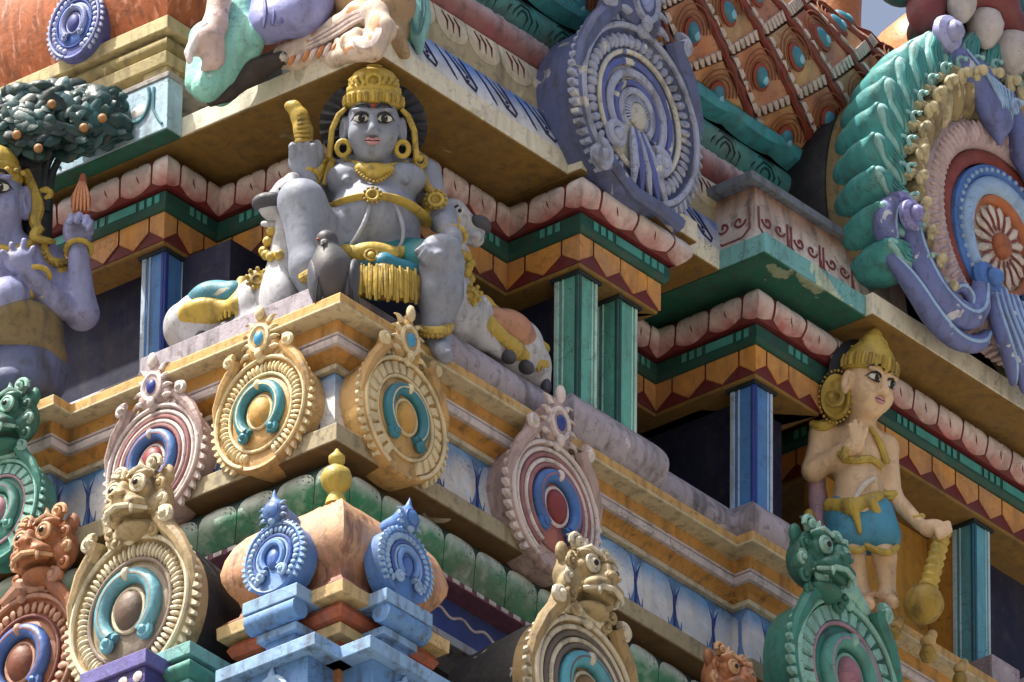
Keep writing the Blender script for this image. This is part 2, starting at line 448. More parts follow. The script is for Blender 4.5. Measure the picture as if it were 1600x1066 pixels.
# -- lower tier of the tower that carries the miniature shrines, down to the ground
LOW = [(-.42, 3.0), (-.42, -.41), (4.1, -.41)]
ring('lower_cornice', LOW, [(-.9, -1.80), (.0, -1.80), (0.0, -1.88), (-.1, -1.94), (-.9, -1.94)], paint('4f7f8a', rough=.6, grime=.5))
ring('lower_wall', LOW, [(-1.2, -1.9405), (-.12, -1.9405), (-.12, -22), (-1.2, -22)], TAN)
# -- tower core behind everything
core = MB(); core.box((.75, .7, -22), (4.1, 3.0, 1.62)); obj('core', core, BLK, tower, smooth=False)
core = MB(); core.box((.7, .26, 1.38), (3.0, .5, 1.9)); obj('roof_core', core, BLK, tower, smooth=False)
# -- wall bays: roll, dark niches, beam, lotus cornice
rollp = lambda t: (-.02+.055*math.sin(PI*(t*.92+.04)), .215-.215*t)
ring('base_roll', [(.257, 1.62), (.257, .975), (.30, .975)], [(-.2, .215)]+arc(10, rollp)+[(-.2, .0)], LIL, True)
ring('base_roll', [(.50, .105), (1.185, .105), (1.185, .045), (1.62, .045)], [(-.07, .20)]+arc(10, lambda t: (-.03+.075*math.sin(PI*(t*.92+.04)), .20-.20*t))+[(-.07, .0)], LIL, True)
ring('base_roll', [(1.622, .12), (2.09, .12), (2.09, .03), (2.55, .03), (2.55, .15), (2.95, .15)], [(-.07, .20)]+arc(10, lambda t: (-.03+.075*math.sin(PI*(t*.92+.04)), .20-.20*t))+[(-.07, .0)], LIL, True)
pl = MB(); pl.box((.02, .10, .0005), (.32, .86, .075)); obj('plinth', pl, LIL, tower, smooth=False)
pl = MB(); pl.box((.22, .16, .0005), (.49, .30, .16)); obj('seat_block', pl, LIL, tower, smooth=False)
NW = [(.37, 2.4), (.37, .80), (.62, .80), (.62, .45), (1.30, .45), (1.30, .16), (1.55, .16), (1.55, .56), (2.2, .56), (2.2, .16), (2.40, .16), (2.40, .52), (2.80, .52)]
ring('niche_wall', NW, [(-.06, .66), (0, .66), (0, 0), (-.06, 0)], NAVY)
ring('beam', W, [(-.28, .775), (0, .775), (0, .672), (-.28, .672)], MAR)
ring('beam_soffit', W, [(-.28, .6715), (-.001, .6715), (-.004, .66), (-.28, .66)], SOF)
rw = Run(W)
bprof = lambda t: (0.0, .774-.100*t)
beam = [o for o in tower.children if o.name.startswith('beam')][0]
for a, b in stations(rw, .125):
    if b > rw.cum[-1]-.1: continue
    lw, f0 = .0035, .55+random.uniform(-.04, .04)
    tg = obj('tongue', rw.tile(MB(), a+lw, b-lw, bprof, lambda x: .0, lambda x: f0+(1-f0)*(1-abs(x))*.98, lift=.0045, cols=6, rows=2), ORA, beam)
fil = ring('green_fillet', W, [(-.28, .845), (.012, .845), (.026, .835), (.026, .790), (.012, .7755), (-.28, .7755)], GRN)
q = .03
while q < rw.cum[-1]-.3:
    for ln, gp in ((.115, .014), (.02, .012), (.02, .012), (.02, .016)):
        if not any(q-.015 < c < q+ln+.015 for c in rw.cum):
            obj('dash', rw.tile(MB(), q, q+ln, lambda t: (.026, .829-.030*t), lambda x: 0, lambda x: 1, lift=.003, cols=1, rows=1), DASH, fil)
        q += ln+gp
pprof = lambda t: (.0+.070*math.sin(PI*min(1, t*.86+.02))+.012*t, .979-.134*t)
roll = ring('lotus_cornice', W, [(-.28, .979)]+arc(12, pprof)+[(-.28, .845)], MAR, True)
NUB = paint('5a1c20', rough=.6, grime=.1)
for k, (a, b) in enumerate(stations(rw, .128)):
    p = obj('petal', rw.tile(MB(), a+.004, b-.004, pprof, lambda x: .16+.46*(1-math.sqrt(max(1-x*x*.985, 0))), lambda x: .99-.10*x*x, lift=.003, cols=12, rows=6), PINK, roll)
    m = (a+b)/2
    if not any(m-.02 < c < m+.02 for c in rw.cum):
        sm_ = m+random.uniform(-.008, .008)
        obj('painted_dot', MB().ball(rw.wrap(sm_, pprof(.36)[0]+.002, pprof(.36)[1]), .0042, 6, 4), NUB, p)
        ink(rw, pprof, [(sm_-.004, .66), (sm_, .74), (sm_+.008, .82)], .003, NUB, p, .003)
# -- cornice slab in blocks, each with its own soffit and fascia paint
BLUW = paint('9fc6dc', 'dfe6e6', rough=.55, grime=.35, chip=.15)
TEAL = paint('6fb3b5', rough=.55, grime=.4, chip=.33, chipc='b9cdb5')
FASC = paint('e2dcc6', rough=.6, grime=.3, chip=.3, chipc='c4bea6')
cor = [((.19, .037), (1.14, 2.4), .98, 1.052, FASC, SOF), ((.116, .86), (.1895, 2.4), .978, 1.17, BLUW, SOFG),
       ((1.1405, -.02), (1.735, 1.2), .98, 1.052, FASC, SOF), ((1.7355, .034), (1.918, 1.2), .98, 1.052, FASC, SOF),
       ((1.9185, -.154), (2.45, 1.2), .98, 1.052, TEAL, SOFG), ((2.4505, -.183), (4.1, 1.2), .98, 1.06, FASC, SOF)]
for (x0, y0), (x1, y1), z0, z1, mf, ms in cor:
    b_ = MB(); e = .003
    b_.hexa([(x0, y0, z0), (x1, y0, z0), (x1, y1, z0), (x0, y1, z0), (x0, y0, z1), (x1, y0, z1), (x1, y1, z1), (x0, y1, z1)])
    sl = obj('cornice_block', b_, mf, tower, smooth=False)
    b_ = MB(); b_.box((x0+e, y0+e, z0-.006), (x1-e*.2, y1, z0-.0005)); obj('soffit', b_, ms, sl, smooth=False)
# scrolls painted on the teal fascia blocks
PW = paint('e3e6e2', rough=.5, grime=.3, spots=.2); PT = paint('2f7d8c', rough=.5, grime=.3)
lb = [o for o in tower.children if o.name.startswith('cornice_block')][1]
for k in range(7):
    yc = .93+k*.145
    pts = [V3(.1145, yc+.052*math.sin(q*1.0)-(.02 if q > 2.2 else 0)*0, 1.145-.14*q/3.2) for q in np.linspace(.25, 3.1, 12)]
    obj('scroll_line', MB().tube([V3(.1135, yc+.055-.05*math.cos(q), 1.12-.075*math.sin(q)) for q in np.linspace(-.5, PI*.9, 12)], .0065, 6), PT, lb)
    obj('scroll_line', MB().tube([V3(.1135, yc-.012, 1.15), V3(.1135, yc-.010, 1.07), V3(.1135, yc-.03, 1.03), V3(.1135, yc-.05, 1.0)], .005, 6), PT, lb)
    t_ = MB(); t_.ell((.1155, yc+.055, 1.085), (V3(0, .034, 0), V3(0, 0, .022), V3(.004, 0, 0)), 12, 4); obj('scroll_leaf', t_, PW, lb)
bt = MB(); bt.box((.112, .8555, 1.1705), (.40, 2.4, 1.19)); obj('cornice_cap', bt, paint('9a9793', rough=.7, grime=.6), tower, smooth=False)
# soffit edge shadow-line mouldings
# -- roof mouldings above the right-hand cornice
BR = [(.30, .037), (2.9, .037)]
bandp = lambda t: (-.002-.045*t**1.3, 1.0525+.14*t)
bb_ = ring('blue_kapota', BR, [(-.3, 1.0525)]+arc(6, bandp)+[(-.3, 1.1925)], paint('dfe6ec', '3f7fd0', rough=.5, grime=.25, lo=.1, hi=.9), True)
# vertex gradient for the kapota
me = bb_.data; at = me.attributes.new('g', 'FLOAT', 'POINT'); zz = [(v.co.z-22.0-1.0525)/.14 for v in me.vertices]
at.data.foreach_set('value', [min(max(z, 0), 1) for z in zz])
INK = paint('15204f', rough=.5, grime=0, spots=0, bump=0)
rb = Run(BR)
for k in range(8):
    s0 = .02+k*.20
    ink(rb, bandp, [(s0, .95), (s0+.03, .6), (s0+.055, .25), (s0+.07, .12)], .004, INK, bb_)
    ink(rb, bandp, [(s0+.05, .95), (s0+.09, .55), (s0+.12, .22), (s0+.16, .12), (s0+.17, .25), (s0+.15, .5), (s0+.13, .8), (s0+.115, .97)], .0045, INK, bb_)
    ink(rb, bandp, [(s0+.085, .9), (s0+.12, .6), (s0+.145, .42)], .003, INK, bb_)
    for t_ in (.42, .30):
        obj('ink_dot', MB().ball(rb.wrap(s0+.128, bandp(t_)[0], bandp(t_)[1]), .0065, 6, 4), INK, bb_)
tb = ring('tan_band', BR, [(-.4, 1.193), (-.052, 1.193), (-.060, 1.28), (-.085, 1.37), (-.4, 1.37)], TAN, True)
CPB = paint('d9d2bd', 'b9ad8a', rough=.55, grime=.4, chip=.1)
tprof = lambda t: (-.086+.022*t+.006*math.sin(PI*t), 1.37-.12*t)
for a, b in stations(rb, .16):
    obj('petal', rb.tile(MB(), a+.003, b-.003, tprof, lambda x: 0, lambda x: .5+.5*math.sqrt(max(1-x*x, 0)), lift=.008, cols=8, rows=3), CPB, tb)
    for o_ in (-.03, .0, .03):
        ink(rb, tprof, [((a+b)/2+o_-.012, .12), ((a+b)/2+o_+.006, .4), ((a+b)/2+o_+.002, .72)], .0038, NUB, tb, .010)
rough = MB(); rr = []
for i in range(261):
    x = .30+2.6*i/260; row = []
    for k in range(18):
        an = 2*PI*k/18; up = max(0, math.sin(an)+.45)
        r = .062+.008*min(up, 1)*(random.random()-.35)
        row.append(V3(x, .037+.115-.0-r*math.cos(an), 1.43+r*math.sin(an)))
    rr.append(row)
rough.grid(rr, close=True, cap=True)
ro = obj('pitted_roll', rough, paint('8a4a50', 'cdbfc6', rough=.6, grime=.45, chip=.1), tower, angle=180)
me = ro.data; at = me.attributes.new('g', 'FLOAT', 'POINT'); at.data.foreach_set('value', [min(max((v.co.z-22.0-1.40)/.07, 0), 1) for v in me.vertices])
pit = MB()
tealp = lambda t: (-.19+.10*math.sin(PI*(t*.8+.12)), 1.66-.17*t)
tr_ = ring('teal_roll', BR, [(-.4, 1.66)]+arc(10, tealp)+[(-.4, 1.49)], paint('2f8d8c', 'a9c4c4', rough=.45, grime=.35, lo=.3, hi=1.0), True)
for k in range(12):
    s0 = .05+k*.21
    for sc_ in (1., .62, .3):
        ink(rb, tealp, [(s0-.075*sc_+.04, .95), (s0-.07*sc_+.04, .6), (s0-.03*sc_+.04, .32+.3*(1-sc_)), (s0+.03*sc_+.04, .34+.3*(1-sc_)), (s0+.075*sc_+.04, .62), (s0+.085*sc_+.04, .9)], .0045, paint('0d3a40', grime=0, spots=0), tr_, .001)
wf = MB(); rows = []
for i in range(131):
    x = .30+2.6*i/130; dip = .022*abs(math.sin(i*.165*1.5))**.5
    rows.append([V3(x, .037+.12, 1.70), V3(x, .037+.055, 1.70), V3(x, .037+.045, 1.685), V3(x, .037+.055, 1.672-dip), V3(x, .037+.12, 1.66-dip)])
wf.grid(rows); obj('wavy_fillet', wf, paint('3f9aa5', rough=.45, grime=.3), tower, angle=60)
# -- pillars
BLU = paint('4a86c9', rough=.5, grime=.35, chip=.1, chipc='9ab8d4'); BLL = paint('b7cbe0', rough=.5, grime=.35); BLD = paint('22388f', rough=.5, grime=.2)
GN1 = paint('2a7a68', rough=.5, grime=.3); GN2 = paint('5fb0a0', rough=.5, grime=.3); GNL = paint('b5d8cd', rough=.5, grime=.25); GND = paint('0f4b48', rough=.5, grime=.2)
def pillar(x0, y0, wx, wy, body, light, dark, z0=.1, z1=.659):
    b_ = MB(); b_.box((x0, y0, z0), (x0+wx, y0+wy, z1)); p = obj('pillar', b_, body, tower, smooth=False)
    def strip(lo, hi, m):
        s_ = MB(); s_.box(lo, hi); obj('stripe', s_, m, p, smooth=False)
    e = .004
    # left face (looks to -x)
    for f0, f1, m in ((.80, 1.0, light), (.60, .68, light)):
        strip((x0-e, y0+wy*f0, z0), (x0+.001, y0+wy*f1-.001, z1-.004), m)
    strip((x0-e-.001, y0+wy*.0+.0005, z0), (x0+.001, y0+wy*.12, z1-.004), dark)
    # right face (looks to -y)
    for f0, f1, m in ((.86, 1.0, light), (.70, .77, light)):
        strip((x0+wx*f0, y0-e, z0), (x0+wx*f1-.001, y0+.001, z1-.004), m)
    strip((x0+.0005, y0-e-.001, z0), (x0+wx*.14, y0+.001, z1-.004), dark)
    cp = MB(); cp.box((x0-.012, y0-.012, z1-.012), (x0+wx+.012, y0+wy+.012, z1+.0005)); obj('cap_line', cp, paint('0c2026', grime=.1), p, smooth=False)
    return p
pillar(.285, 1.015-.01, .12, .095, BLU, BLL, BLD)
pillar(1.222, .056, .095, .10, GN2, GNL, GND)
pillar(1.425, .056, .095, .10, GN2, GNL, GND)
pillar(2.125, .056, .095, .10, BLU, BLL, BLD)
p_ = P(1522, 900, y=.06)
pillar(p_[0], .06, .085, .09, paint('58a7bd', rough=.5, grime=.25), paint('b5d5de', rough=.5, grime=.2), paint('1d5f78'), z0=.0)
ow = MB(); ow.box((2.74, .26, 0), (p_[0]+.03, .34, .659)); ow.box((p_[0]+.004, .10, 0), (p_[0]+.05, .2595, .659))
obj('ochre_wall', ow, paint('c4902c', rough=.7, grime=.3, spots=.2), tower, smooth=False)
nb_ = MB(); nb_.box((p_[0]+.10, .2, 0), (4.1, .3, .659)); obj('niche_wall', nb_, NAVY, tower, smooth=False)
gbk = MB(); gbk.box((p_[0]-.01, -.02, .0005), (p_[0]+.14, .12, .12)); gbk.box((p_[0]+.1405, -.04, .0005), (4.0, .12, .09)); obj('step_block', gbk, paint('a49aa6', rough=.6, grime=.4), tower, smooth=False)
# ------------------------------------------------------------------ horseshoe medallions and lion heads
YL, XL = ('L', 'R')
class Face:
    """local frame on the left (-x) or right (-y) looking side of the tower: a = viewer's right along the wall, b = up, c = outward"""
    def __init__(s, side, c, k=1.0, yaw=0., pitch=0.):
        ea, en = (V3(0, -1, 0), V3(-1, 0, 0)) if side == 'L' else (V3(1, 0, 0), V3(0, -1, 0))
        if yaw: ea, en = ea*math.cos(yaw)-en*math.sin(yaw), en*math.cos(yaw)+ea*math.sin(yaw)
        eb = UPZ.copy()
        if pitch: eb, en = eb*math.cos(pitch)+en*math.sin(pitch), en*math.cos(pitch)-eb*math.sin(pitch)
        s.o = np.array(c, float); s.a, s.b, s.c, s.k = ea, eb, en, k
    def __call__(s, a, b, c=0.): return s.o+s.k*(s.a*a+s.b*b+s.c*c)
    def pol(s, r, th, c=0.): return s(r*math.sin(th), r*math.cos(th), c)     # th from the top, clockwise
    def ax(s, a, b, c): return (s.a*s.k*a, s.b*s.k*b, s.c*s.k*c)
def bandmb(F, prof, t0=-PI, t1=PI, seg=56, ey=1.0):
    mb = MB(); full = abs(t1-t0-2*PI) < 1e-3
    ths = [t0+(t1-t0)*k/seg for k in range(seg if full else seg+1)]
    rows = [[F(r*math.sin(t), r*math.cos(t)*ey, c) for t in ths] for r, c in prof]
    mb.grid(rows, close=full, cap=False)
    return mb
def torus(mb, F, r, rad, c, t0=-PI, t1=PI, seg=40, flat=.8, ey=1.0, sides=8):
    n = seg; pts = [F(r*math.sin(t0+(t1-t0)*k/n), r*ey*math.cos(t0+(t1-t0)*k/n), c) for k in range(n+1)]
    return mb.tube(pts, rad*F.k, sides)
def teeth(mb, F, n, r0, r1, w, c0, c1, t0=-PI, t1=PI, lean=.0, tip=.35, ey=1.0):
    for k in range(n):
        t = t0+(t1-t0)*(k+.5)/n; dt = (t1-t0)/n*.5*w
        def q(r, a, c): return F(r*math.sin(a), r*ey*math.cos(a), c)
        mb.hexa([q(r0, t-dt, c0-.03), q(r0, t+dt, c0-.03), q(r1, t+dt*tip+lean*dt, c0-.03), q(r1, t-dt*tip+lean*dt, c0-.03),
                 q(r0, t-dt*.8, c1), q(r0, t+dt*.8, c1), q(r1, t+dt*tip*.7+lean*dt, c1*.75), q(r1, t-dt*tip*.7+lean*dt, c1*.75)])
    return mb
def scales(mb, F, n, r, ra, rt, c, t0=-PI, t1=PI, h=.03, ey=1.0):
    for k in range(n):
        t = t0+(t1-t0)*(k+.5)/n
        er = F.a*math.sin(t)+F.b*math.cos(t); et = F.a*math.cos(t)-F.b*math.sin(t)
        j = lambda a: 1+random.uniform(-a, a)
        mb.ell(F((r*j(.012))*math.sin(t), r*ey*math.cos(t), c), (er*F.k*ra*j(.14), (et+F.c*random.uniform(.15, .5))*F.k*rt*j(.12), F.c*F.k*h*j(.25)), 8, 5)
    return mb
def volute(mb, F, ca, cb, r, sgn=1, turns=1.5, rad=.05, c=.05, start=0., grow=1.0, sides=7, stretch=.0):
    pts = []; rads = []
    n = int(18*turns)
    for k in range(n+1):
        u = k/n; an = start+sgn*2*PI*turns*u; rr = r*(1-u*.86)
        pts.append(F(ca+rr*math.sin(an), cb+rr*math.cos(an)*(1+stretch), c+.05*u)); rads.append(F.k*rad*(1-.35*u))
    mb.tube(pts, rads, sides); mb.ball(pts[-1], F.k*rad*1.1, 8, 6)
    return mb
def flame(mb, F, ca, cb, h, w, bend=.3, c=.05, dep=.08, ang=0.):
    """leaf-shaped tongue curling at its tip"""
    rows = []
    for i in range(9):
        u = i/8; ww = w*math.sin(PI*min(u*.85+.15, 1))**.8*(1-u*.75)+.004
        an = ang+bend*u*u; x = ca+h*u*math.sin(an); y = cb+h*u*math.cos(an)
        px, py = math.cos(an), -math.sin(an)
        rows.append([F(x+px*ww*math.cos(q), y+py*ww*math.cos(q), c+dep*(1-.6*u)*math.sin(q)) for q in (2*PI*k/8 for k in range(8))])
    return mb.grid(rows, close=True, cap=True)
PUP = paint('0c0c10', rough=.25, grime=0, spots=0, bump=0); EYE = paint('d8d5cc', rough=.35, grime=.05, spots=0, bump=0)
def yali(F, main, light, parent, fang=None, dark=None, vox=None):
    """lion mask: bulging eyes, wide snout with fangs and a curled mane; F.k is its size"""
    e = lambda a, b, c, x, y, z, k=.05: ('e', F(a, b, c), F.ax(x, y, z), k*F.k)
    cap = lambda p, q, r0, r1, k=.04: ('c', F(*p), F(*q), r0*F.k, r1*F.k, k*F.k)
    pr = [e(0, .12, -.05, .46, .42, .36), e(0, .38, -.1, .36, .22, .28), e(0, -.10, .26, .26, .20, .30), e(-.17, -.17, .36, .19, .13, .20), e(.17, -.17, .36, .19, .13, .20),
          e(0, -.44, .12, .30, .13, .28, .06), e(-.36, -.12, .04, .16, .2, .2), e(.36, -.12, .04, .16, .2, .2),
          e(-.21, .34, .26, .20, .085, .13, .04), e(.21, .34, .26, .20, .085, .13, .04), e(0, .10, .40, .09, .16, .12, .05), e(0, .0, .52, .13, .085, .09, .03),
          e(-.22, .17, .24, .15, .15, .12, .03), e(.22, .17, .24, .15, .15, .12, .03),
          e(-.42, .42, -.05, .12, .17, .08, .03), e(.42, .42, -.05, .12, .17, .08, .03)]
    pr += [cap((-.34, -.29, .40), (.34, -.29, .40), .075, .075, -.03), e(0, -.30, .25, .27, .055, .3, -.03)]
    head = clay('head', pr, main, parent, vox=vox or F.k*.028)
    for s in (-1, 1):
        m = MB(); m.ball(F(s*.22, .18, .335), .10*F.k, 12, 8); ey = obj('eye', m, light, head)
        m = MB(); m.ell(F(s*.225, .17, .425), F.ax(.05, .05, .03), 10, 6); obj('pupil', m, PUP, head)
        m = MB(); torus(m, Face2(F, s*.22, .18), .118, .034, .36, seg=20, sides=6); obj('eye_rim', m, light, head)
        m = MB(); m.tube([F(s*.235, -.25, .50), F(s*.25, -.33, .52), F(s*.24, -.38, .51)], [.042*F.k, .03*F.k, .006*F.k], 7); obj('fang', m, fang or light, head)
        for q in range(3):
            m = MB(); m.tube([F(s*(.30-.03*q), -.02-.075*q, .20+.045*q), F(s*(.40-.03*q), -.05-.08*q, .12+.04*q), F(s*(.46-.02*q), -.0-.1*q, .0+.04*q)], [.012*F.k, .022*F.k, .010*F.k], 6); obj('cheek_fold', m, light, head)
        m = MB(); m.tube([F(s*.04, .30, .40), F(s*.10, .46, .30), F(s*.08, .58, .16)], [.03*F.k, .04*F.k, .02*F.k], 7); obj('brow_ridge', m, main, head)
        for q, (x, y, r, st) in enumerate(((.46, .20, .13, 0), (.50, -.06, .13, 0), (.46, -.32, .14, 0), (.30, .58, .13, 2), (.36, -.52, .11, 0))):
            m = MB(); volute(m, F, s*x, y, r, -s, 1.3, .045, .12, st*s); obj('curl', m, light if q % 2 else main, head)
        m = MB(); m.ball(F(s*.085, -.03, .575), .045*F.k, 8, 6); obj('nostril', m, dark or main, head)
        m = MB(); m.tube([F(s*.40, .36, .22), F(s*.25, .44, .34), F(s*.08, .36, .40)], [.03*F.k, .05*F.k, .03*F.k], 7); obj('brow', m, light, head)
    m = MB(); m.tube([F(-.36, -.25, .30), F(-.2, -.235, .52), F(0, -.215, .57), F(.2, -.235, .52), F(.36, -.25, .30)], [.03*F.k, .045*F.k, .04*F.k, .045*F.k, .03*F.k], 7); obj('lip', m, light, head)
    for s in (-.5, .0, .5):
        m = MB(); flame(m, F, s*.42, .52, .26, .10, s*.9, .05, .08, s*.9); obj('crest_leaf', m, light, head)
    return head
def Face2(F, a, b, k=1.0):
    G = Face.__new__(Face); G.o = F(a, b, 0); G.a, G.b, G.c, G.k = F.a, F.b, F.c, F.k*k; return G
def crest(F, parent, body, light, jewel, h=1.0):
    """pointed top ornament of a medallion: leafy rosette with an oval jewel"""
    pr = [('e', F(0, .30*h, .02), F.ax(.24, .32*h, .12), .05*F.k), ('e', F(-.16, .18*h, .02), F.ax(.14, .16, .09), .04*F.k), ('e', F(.16, .18*h, .02), F.ax(.14, .16, .09), .04*F.k),
          ('c', F(0, .5*h, .03), F(.02, .80*h, .10), .11*F.k, .02*F.k, .05*F.k), ('c', F(0, .1, -.3), F(0, .38*h, -.12), .16*F.k, .20*F.k, .08*F.k)]
    cr = clay('crest', pr, body, parent, vox=F.k*.032)
    G = Face2(F, 0, .30*h)
    m = MB(); torus(m, G, .155, .035, .12, ey=1.25, seg=24, sides=6); obj('jewel_rim', m, light, cr)
    m = MB(); m.ell(G(0, 0, .13), F.ax(.085, .115, .05), 12, 6); obj('jewel', m, jewel, cr)
    m = MB(); m.ell(G(0, -.24, .13), F.ax(.065, .09, .05), 10, 6); obj('bud', m, light, cr)
    m = MB(); m.ell(G(0, .40, .12), F.ax(.075, .13, .06), 10, 6); obj('bud', m, light, cr)
    for s in (-1, 1):
        for i in range(4):
            m = MB(); flame(m, G, s*(.19-.02*i), -.20+.14*i, .17, .05, s*.6, .08, .05, s*(1.2-.25*i)); obj('leaf', m, light, cr)
    return cr
def medallion(name, label, side, c, R, pal, n=34, t=.45, top='crest', ears=True, shoe=True, group=None, ey=1.06, vault=None, style=0, low=False, yali_k=.95, yali_at=(0, 1.5), yaw=0., bead='round'):
    """pal: body, light, shoe, boss, jewel, rim"""
    c = np.array(c, float)
    F = Face(side, c, R, yaw=yaw)
    th = thing(name, F(0, -1.0, -.1), label, 'ornament', group)
    B, LT, SH, BO, JW = pal['body'], pal['light'], pal['shoe'], pal['boss'], pal['jewel']
    prof = [(.0, -t), (.97, -t), (1.0, -.06), (1.0, .03), (.965, .075), (.91, .06), (.885, .025), (.80, .03), (.0, .03)]
    body = obj('disc', bandmb(F, prof, ey=ey), B, th, angle=50)
    if vault:
        m = bandmb(F, [(.0, -vault[1]), (.90, -vault[1]), (1.0, -t*.9), (.985, -t*.55)], ey=ey); obj('vault', m, vault[0], th, angle=60)
    m = MB(); teeth(m, F, int(n*1.15), .97, 1.075, 1.0, .0, .05, -2.6, 2.6, lean=.5, ey=ey); obj('serrated_rim', m, pal.get('rim', LT), th, smooth=False, kind='stuff')
    m = MB(); torus(m, F, .93, .035, .075, -2.75, 2.75, 48, ey=ey); obj('rim_cord', m, LT, th)
    if style in (0, 2):
        m = MB()
        if bead == 'ridge': scales(m, F, int(n*1.5), .77, .10, .042*34/n, .045, -2.8, 2.8, .055, ey)
        elif bead == 'block': teeth(m, F, int(n*.72), .69, .87, .9, .03, .085, -2.75, 2.75, lean=.35, tip=.95, ey=ey)
        else: scales(m, F, n, .775, .085, .075*34/n*.9, .04, -2.8, 2.8, .05, ey)
        obj('scale_ring', m, LT, th, kind='stuff')
    else:
        for q, r in enumerate((.83, .745, .665, .59)):
            m = MB(); torus(m, F, r, .036, .05+.012*q, -2.7, 2.7, 44, ey=ey); obj('ring_cord', m, LT if q % 2 == 0 else pal.get('mid', LT), th)
    m = MB(); torus(m, F, .655, .03, .055, ey=ey, seg=44); obj('ring_cord', m, pal.get('mid', LT), th)
    if style == 2:
        obj('worn_field', bandmb(F, [(.60, .032), (.0, .04)], ey=ey), pal['mid'], th)
        O = Face2(F, -.05, -.03)
        for r, mt, cc, rd in ((.56, SH, .05, .045), (.44, LT, .06, .05), (.335, SH, .05, .04), (.25, LT, .06, .045)):
            a1 = 2.2+random.uniform(-.1, .2)
            m = MB(); m.tube([O(r*math.sin(a)*(1+.02*math.sin(3*a)), r*ey*math.cos(a), cc) for a in np.linspace(-a1, a1, 40)], rd*R, 8); obj('ring_cord', m, mt, th)
        m = MB(); teeth(m, O, 24, .13, .20, .8, .05, .10, -2.3, 2.3, tip=.9, ey=ey); obj('petal_ring', m, LT, th, smooth=False, kind='stuff')
        m = MB(); m.ell(O(.02, 0, .05), F.ax(.15, .15*ey, .07), 16, 7); obj('boss', m, BO, th)
        for s_ in (-1, 1):
            m = MB(); volute(m, F, -.05+s_*.36, -.46, .15, s_, 1.4, .06, .08, -s_*.8); obj('curl', m, LT, th)
        for q in range(5):
            m = MB(); m.tube([F(-.13+.045*q, -.22, .07), F(-.16+.07*q, -.45, .11), F(-.14+.10*q, -.70, .12), F(-.10+.15*q, -.98, .06)], [.02*R, .045*R, .05*R, .015*R], 7); obj('drape_fold', m, (LT, SH)[q % 2], th)
        m = MB(); volute(m, F, -.66, -.80, .16, 1, 1.4, .075, .06, -.3); obj('base_scroll', m, LT, th)
        m = MB(); m.tube([F(-.60, -.66, .05), F(-.42, -.86, .08), F(-.10, -1.02, .09), F(.30, -1.02, .09), (F(.62, -1.06, .08))], [.05*R, .075*R, .08*R, .08*R, .10*R], 8); obj('base_scroll', m, B, th)
    elif shoe:
        m = bandmb(F, [(.60, .035), (.585, .05), (.3, .045), (.0, .045)], ey=ey); obj('inner_field', m, pal.get('field', B), th, angle=60)
        r = .42; pts = []; 
        for k in range(37):
            a = -2.45+4.9*k/36; pts.append(F(r*math.sin(a), r*ey*math.cos(a)+.02, .085))
        m = MB(); m.tube(pts, .105*R, 10); sh = obj('horseshoe', m, SH, th)
        m = MB(); m.tube([p+F.c*.085*R for p in pts], .022*R, 6); obj('ridge_line', m, pal.get('mid', LT), sh)
        for s in (-1, 1):
            m = MB(); G = Face2(F, s*.285, -.40); volute(m, G, 0, 0, .115, s, 1.2, .065, .09, -s*1.0); obj('curl', m, SH, sh)
        m = MB(); m.ell(F(0, .42*ey+.03, .13), F.ax(.07, .10, .09), 10, 6); obj('knob', m, LT, sh)
        m = MB(); m.ell(F(0, .0, .05), F.ax(.23, .27*ey, .15), 18, 8); obj('boss', m, BO, th)
        m = MB(); torus(m, F, .25, .03, .07, ey=ey*1.1, seg=28); obj('boss_rim', m, LT, th)
    m = MB(); m.ell(F(0, .93*ey, .09), F.ax(.09, .085, .06), 10, 6); obj('knob', m, LT, th)
    if ears:
        for s in (-1, 1):
            m = MB(); m.tube([F(s*.98, .02, .0), F(s*.94, .38, .05), F(s*.78, .72, .08), F(s*.60, .94, .08), F(s*.52, 1.10, .10)], [.05*R, .085*R, .10*R, .11*R, .13*R], 8)
            er = obj('side_scroll', m, B, th)
            m = MB(); volute(m, F, s*.60, 1.08, .11, s, 1.15, .06, .14, -s*.6); obj('curl', m, LT, er)
    if low:
        for s in (-1, 1):
            m = MB(); volute(m, F, s*.62, -.98, .17, -s, 1.3, .07, .05, s*.3); obj('base_scroll', m, LT, th)
    if top == 'crest': crest(Face2(F, 0, .93*ey, 1.18), th, B, LT, JW)
    elif top == 'yali':
        yali(Face2(F, yali_at[0], yali_at[1]*ey, yali_k), pal.get('head', B), pal.get('headlight', LT), th)
        m = MB(); m.tube([F(-.38, 1.0*ey, .02), F(0, 1.07*ey, .12), F(.38, 1.0*ey, .02)], [.08*R, .12*R, .08*R], 8); obj('collar', m, LT, th)
    return th
GOLD = dict(body=paint('c79f5e', rough=.5, grime=.45), light=paint('e2cfa0', rough=.5, grime=.3), shoe=paint('2f8394', rough=.35, grime=.25), boss=paint('cc9d4a', rough=.5, grime=.3), jewel=paint('3f9fd0', rough=.25, grime=0))
PKW = dict(body=paint('b9a09c', rough=.5, grime=.5), light=paint('e0d3d0', rough=.5, grime=.35), shoe=paint('3f72b8', rough=.4, grime=.2), boss=paint('8a2a2c', rough=.45, grime=.2), jewel=paint('263f90', rough=.3, grime=0), mid=paint('a06a6c', rough=.5, grime=.3), field=paint('b06a62', rough=.5))
TANP = dict(body=paint('b39c70', rough=.5, grime=.5), light=paint('d8cdae', rough=.5, grime=.35), shoe=paint('5fa3b5', rough=.35, grime=.25), boss=paint('6b5646', rough=.5, grime=.5), jewel=paint('3f9fd0', rough=.3, grime=0), mid=paint('8f7f70', rough=.5, grime=.3), field=paint('9a8f7c', rough=.5))
